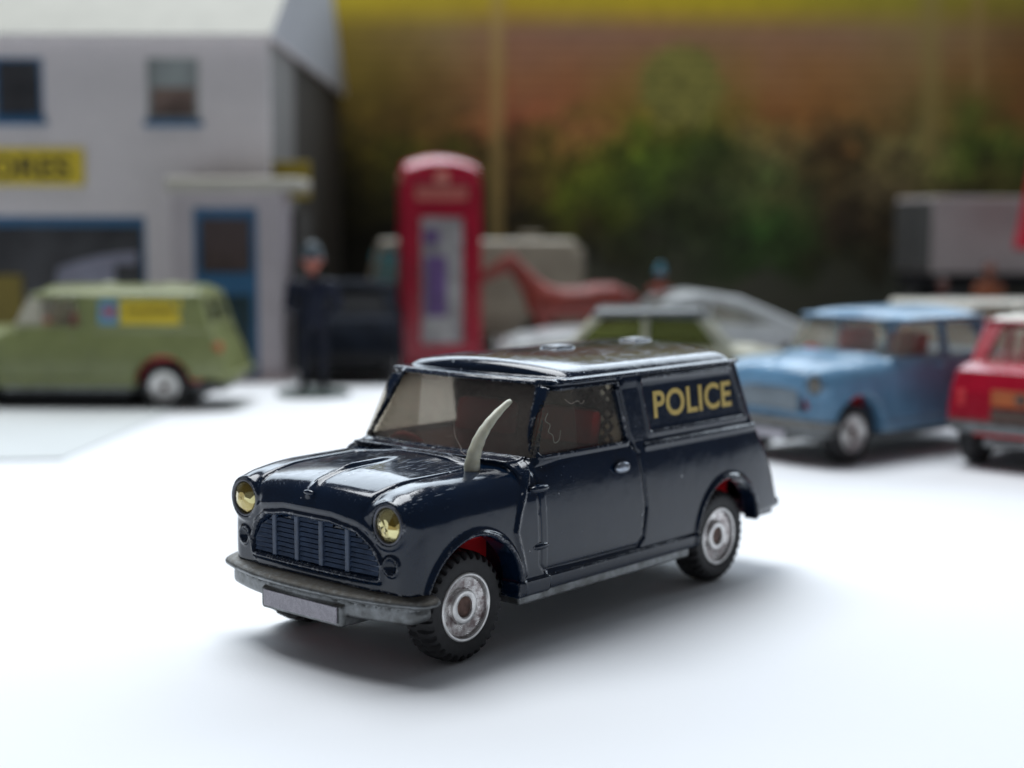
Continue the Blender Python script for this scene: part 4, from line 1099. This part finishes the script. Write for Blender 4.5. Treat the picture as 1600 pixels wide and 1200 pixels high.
# ---- paper road sheet under the green van
v = []
for u_, d_ in ((-75, 49.5), (75, 49.5), (75, 109), (-75, 109)):
    q = CAMP * [1, 1, 0] + RX * u_ + VX * d_; v.append((q[0], q[1]))
b = MB(); b.add([(x, y, .005) for x, y in v] + [(x, y, .03) for x, y in v], [(3, 2, 1, 0), (4, 5, 6, 7)] + [(i, (i + 1) % 4, (i + 1) % 4 + 4, i + 4) for i in range(4)])
tag(b.build('road_mat', simple('dark_road_mat', (.05, .048, .042), .8, 0, .2, .8, .1)), kind='structure')
def gxy(u, v):
    d = CF + CR * (u - 800) / FPX - CU * (v - 600) / FPX; k = -CAMP[2] / d[2]; p = CAMP + d * k; return (p[0], p[1])
pl = [gxy(97, 719), gxy(292, 636), gxy(350, 600), gxy(340, 560), gxy(-500, 560), gxy(-500, 731)]
b = MB(); n = len(pl)
b.add([(x, y, .006) for x, y in pl] + [(x, y, .045) for x, y in pl], [tuple(range(n - 1, -1, -1)), tuple(range(n, 2 * n))] + [(i, (i + 1) % n, (i + 1) % n + n, i + n) for i in range(n)])
tag(b.build('card_sheet', simple('pale_grey_card', (.60, .63, .63), .7, 0, .03, .3, .05)), 'pale grey card sheet lying under the olive van with its corner showing', 'card sheet')

# ---- printed backdrop board
def backdrop():
    D = 70.; U0, U1, V0, V1 = -900, 2500, -70, 520
    us = np.arange(U0, U1 + 1, 4.); vs = np.arange(V0, V1 + 1, 4.)
    cu_ = [500, 600, 700, 800, 900, 1000, 1100, 1200, 1300, 1400, 1500, 1600]
    rows = {
     -30: [(104, 95, 34)] * 12,
     14: [(118, 104, 18), (125, 108, 16), (128, 110, 20), (128, 108, 16), (130, 112, 16), (132, 114, 14), (128, 112, 12), (122, 108, 14), (108, 98, 18), (98, 90, 22), (90, 80, 20), (80, 72, 20)],
     60: [(74, 62, 14), (84, 68, 28), (95, 76, 46), (98, 68, 52), (98, 70, 55), (98, 68, 52), (96, 70, 50), (98, 70, 50), (98, 72, 52), (96, 76, 48), (90, 68, 42), (72, 50, 26)],
     120: [(70, 58, 12), (72, 58, 18), (88, 66, 34), (104, 66, 40), (104, 66, 40), (98, 72, 36), (96, 74, 34), (104, 70, 40), (100, 68, 36), (94, 70, 38), (88, 62, 30), (76, 48, 20)],
     180: [(60, 48, 10), (62, 48, 14), (75, 52, 22), (108, 56, 34), (102, 62, 34), (88, 72, 22), (82, 74, 24), (100, 62, 28), (94, 62, 28), (80, 62, 30), (62, 60, 20), (76, 44, 20)],
     240: [(34, 28, 6), (50, 44, 8), (50, 46, 12), (62, 42, 20), (72, 68, 18), (58, 72, 15), (38, 48, 16), (80, 74, 40), (52, 38, 20), (78, 72, 38), (52, 64, 18), (52, 60, 20)],
     300: [(18, 14, 6), (38, 36, 8), (26, 24, 8), (48, 34, 16), (66, 74, 15), (40, 52, 18), (40, 42, 24), (58, 68, 32), (48, 40, 24), (66, 56, 36), (50, 46, 22), (38, 36, 12)],
     360: [(12, 10, 5), (14, 12, 6), (18, 16, 8), (24, 20, 10), (36, 32, 12), (30, 34, 18), (28, 34, 18), (32, 54, 20), (36, 28, 20), (32, 26, 14), (18, 15, 8), (16, 14, 8)],
     410: [(14, 12, 8), (18, 16, 10), (24, 22, 16), (24, 24, 20), (28, 28, 22), (34, 34, 26), (34, 40, 26), (30, 42, 20), (26, 26, 16), (24, 22, 14), (20, 18, 12), (20, 18, 12)],
     440: [(16, 14, 10), (22, 20, 16), (30, 30, 26), (34, 34, 30), (44, 44, 36), (50, 50, 40), (52, 50, 42), (46, 46, 38), (40, 40, 32), (34, 36, 30), (32, 32, 26), (30, 30, 24)],
     500: [(40, 40, 34)] * 12}
    rv = sorted(rows); T = np.array([rows[k] for k in rv], float)
    U, V = np.meshgrid(us, vs)
    def vnoise(X_, Y_, seed):
        g = np.random.RandomState(seed).rand(256, 256); xi = np.floor(X_).astype(int); yi = np.floor(Y_).astype(int); fx = X_ - xi; fy = Y_ - yi
        fx = fx * fx * (3 - 2 * fx); fy = fy * fy * (3 - 2 * fy); a = lambda i, j: g[(yi + j) % 256, (xi + i) % 256]
        return (a(0, 0) * (1 - fx) + a(1, 0) * fx) * (1 - fy) + (a(0, 1) * (1 - fx) + a(1, 1) * fx) * fy
    fol = np.clip((V - 150) / 80, 0, 1) * np.clip((430 - V) / 40, 0, 1)
    wu_ = (vnoise(U / 34, V / 34, 1) - .5) * 60 + (vnoise(U / 13, V / 13, 2) - .5) * 26
    wv_ = (vnoise(U / 34, V / 34, 3) - .5) * 60 + (vnoise(U / 13, V / 13, 4) - .5) * 26
    Uw, Vw = U + wu_ * (.25 + .75 * fol), V + wv_ * np.clip((V - 60) / 120, 0, 1)
    uu = np.clip(Uw, 500, 1600)
    period = np.abs((np.where(Uw < 500, 1000 - Uw, Uw) - 500) % 2200); period = np.where(period > 1100, 2200 - period, period); uu = 500 + period
    iu = np.clip(((uu - 500) / 100).astype(int), 0, 10); fu = (uu - 500) / 100 - iu
    iv = np.clip(np.searchsorted(rv, Vw) - 1, 0, len(rv) - 2); r0 = np.array(rv)[iv]; r1 = np.array(rv)[iv + 1]; fv = np.clip((Vw - r0) / (r1 - r0), 0, 1)
    fu, fv = fu[..., None], fv[..., None]
    C = (T[iv, iu] * (1 - fu) + T[iv, iu + 1] * fu) * (1 - fv) + (T[iv + 1, iu] * (1 - fu) + T[iv + 1, iu + 1] * fu) * fv
    # round tree printed in front of the terrace
    d = np.hypot((U - 1055) / 62, (V - 140) / 62) + (vnoise(U / 9, V / 9, 5) - .5) * .5
    C = np.where((d < 1)[..., None], np.array([84, 80, 34]) * (.8 + .4 * vnoise(U / 7, V / 7, 6))[..., None], C)
    # leaf and brick mottling
    C = C * .88 + .12 * C.mean(-1, keepdims=True)
    sp = vnoise(U / 6, V / 6, 7) * .6 + vnoise(U / 15, V / 15, 8) * .4
    C = C * (1 + (sp - .5) * (.15 + 1.0 * fol))[..., None]
    br_ = ((np.floor(V / 8) % 2) * .10 - .05) * np.clip((V - 40) / 20, 0, 1) * (1 - fol) * (V < 250)
    C = C * (1 + br_)[..., None]
    for pu, pw, pc, vend in ((775, 10, (112, 94, 56), 392), (1436, 16, (92, 80, 46), 250), (1508, 8, (96, 78, 48), 150)):
        C = np.where(((np.abs(U - pu - (V - 100) * .01) < pw) & (V < vend))[..., None], C * .35 + .65 * np.array(pc), C)
    lin = np.clip(C / 255, 0, 1); lin = np.where(lin < .04045, lin / 12.92, ((lin + .055) / 1.055) ** 2.4)
    alb = np.clip(lin / BACKLIT, 0, .9)
    px = D / FPX / .994
    gp = gpos(800, D)
    P = np.stack([(U - 800) * px, 0 * U, np.maximum(CAMP[2] + (350 - V) * px, .0)], -1).reshape(-1, 3)
    nr, nc = U.shape
    I = np.arange(nr * nc).reshape(nr, nc); F = np.stack([I[1:, :-1], I[1:, 1:], I[:-1, 1:], I[:-1, :-1]], -1).reshape(-1, 4)
    t = empty('backdrop_board', gp, RZC); tag(t, 'tall printed backdrop of brick terrace, hedges and yellow top band', 'backdrop')
    m_, tt, p = nt('printed_backdrop'); ca = N(tt, 'ShaderNodeVertexColor', layer_name='print')
    tt.links.new(ca.outputs[0], p.inputs['Base Color']); p.inputs['Roughness'].default_value = .75; p.inputs['Specular IOR Level'].default_value = .2
    o = mesh('printed_sheet', P, F, m_, t)
    at = o.data.color_attributes.new('print', 'FLOAT_COLOR', 'POINT')
    at.data.foreach_set('color', np.concatenate([alb.reshape(-1, 3), np.ones((nr * nc, 1))], 1).astype(np.float32).ravel())
    z1 = P[:, 2].max(); MB().box((U0 - 800) * px, (U1 - 800) * px, .02, .4, 0, z1 + .02).build('backing_card', simple('brown_card', (.2, .15, .1), .8), t)
BACKLIT = .37
backdrop()
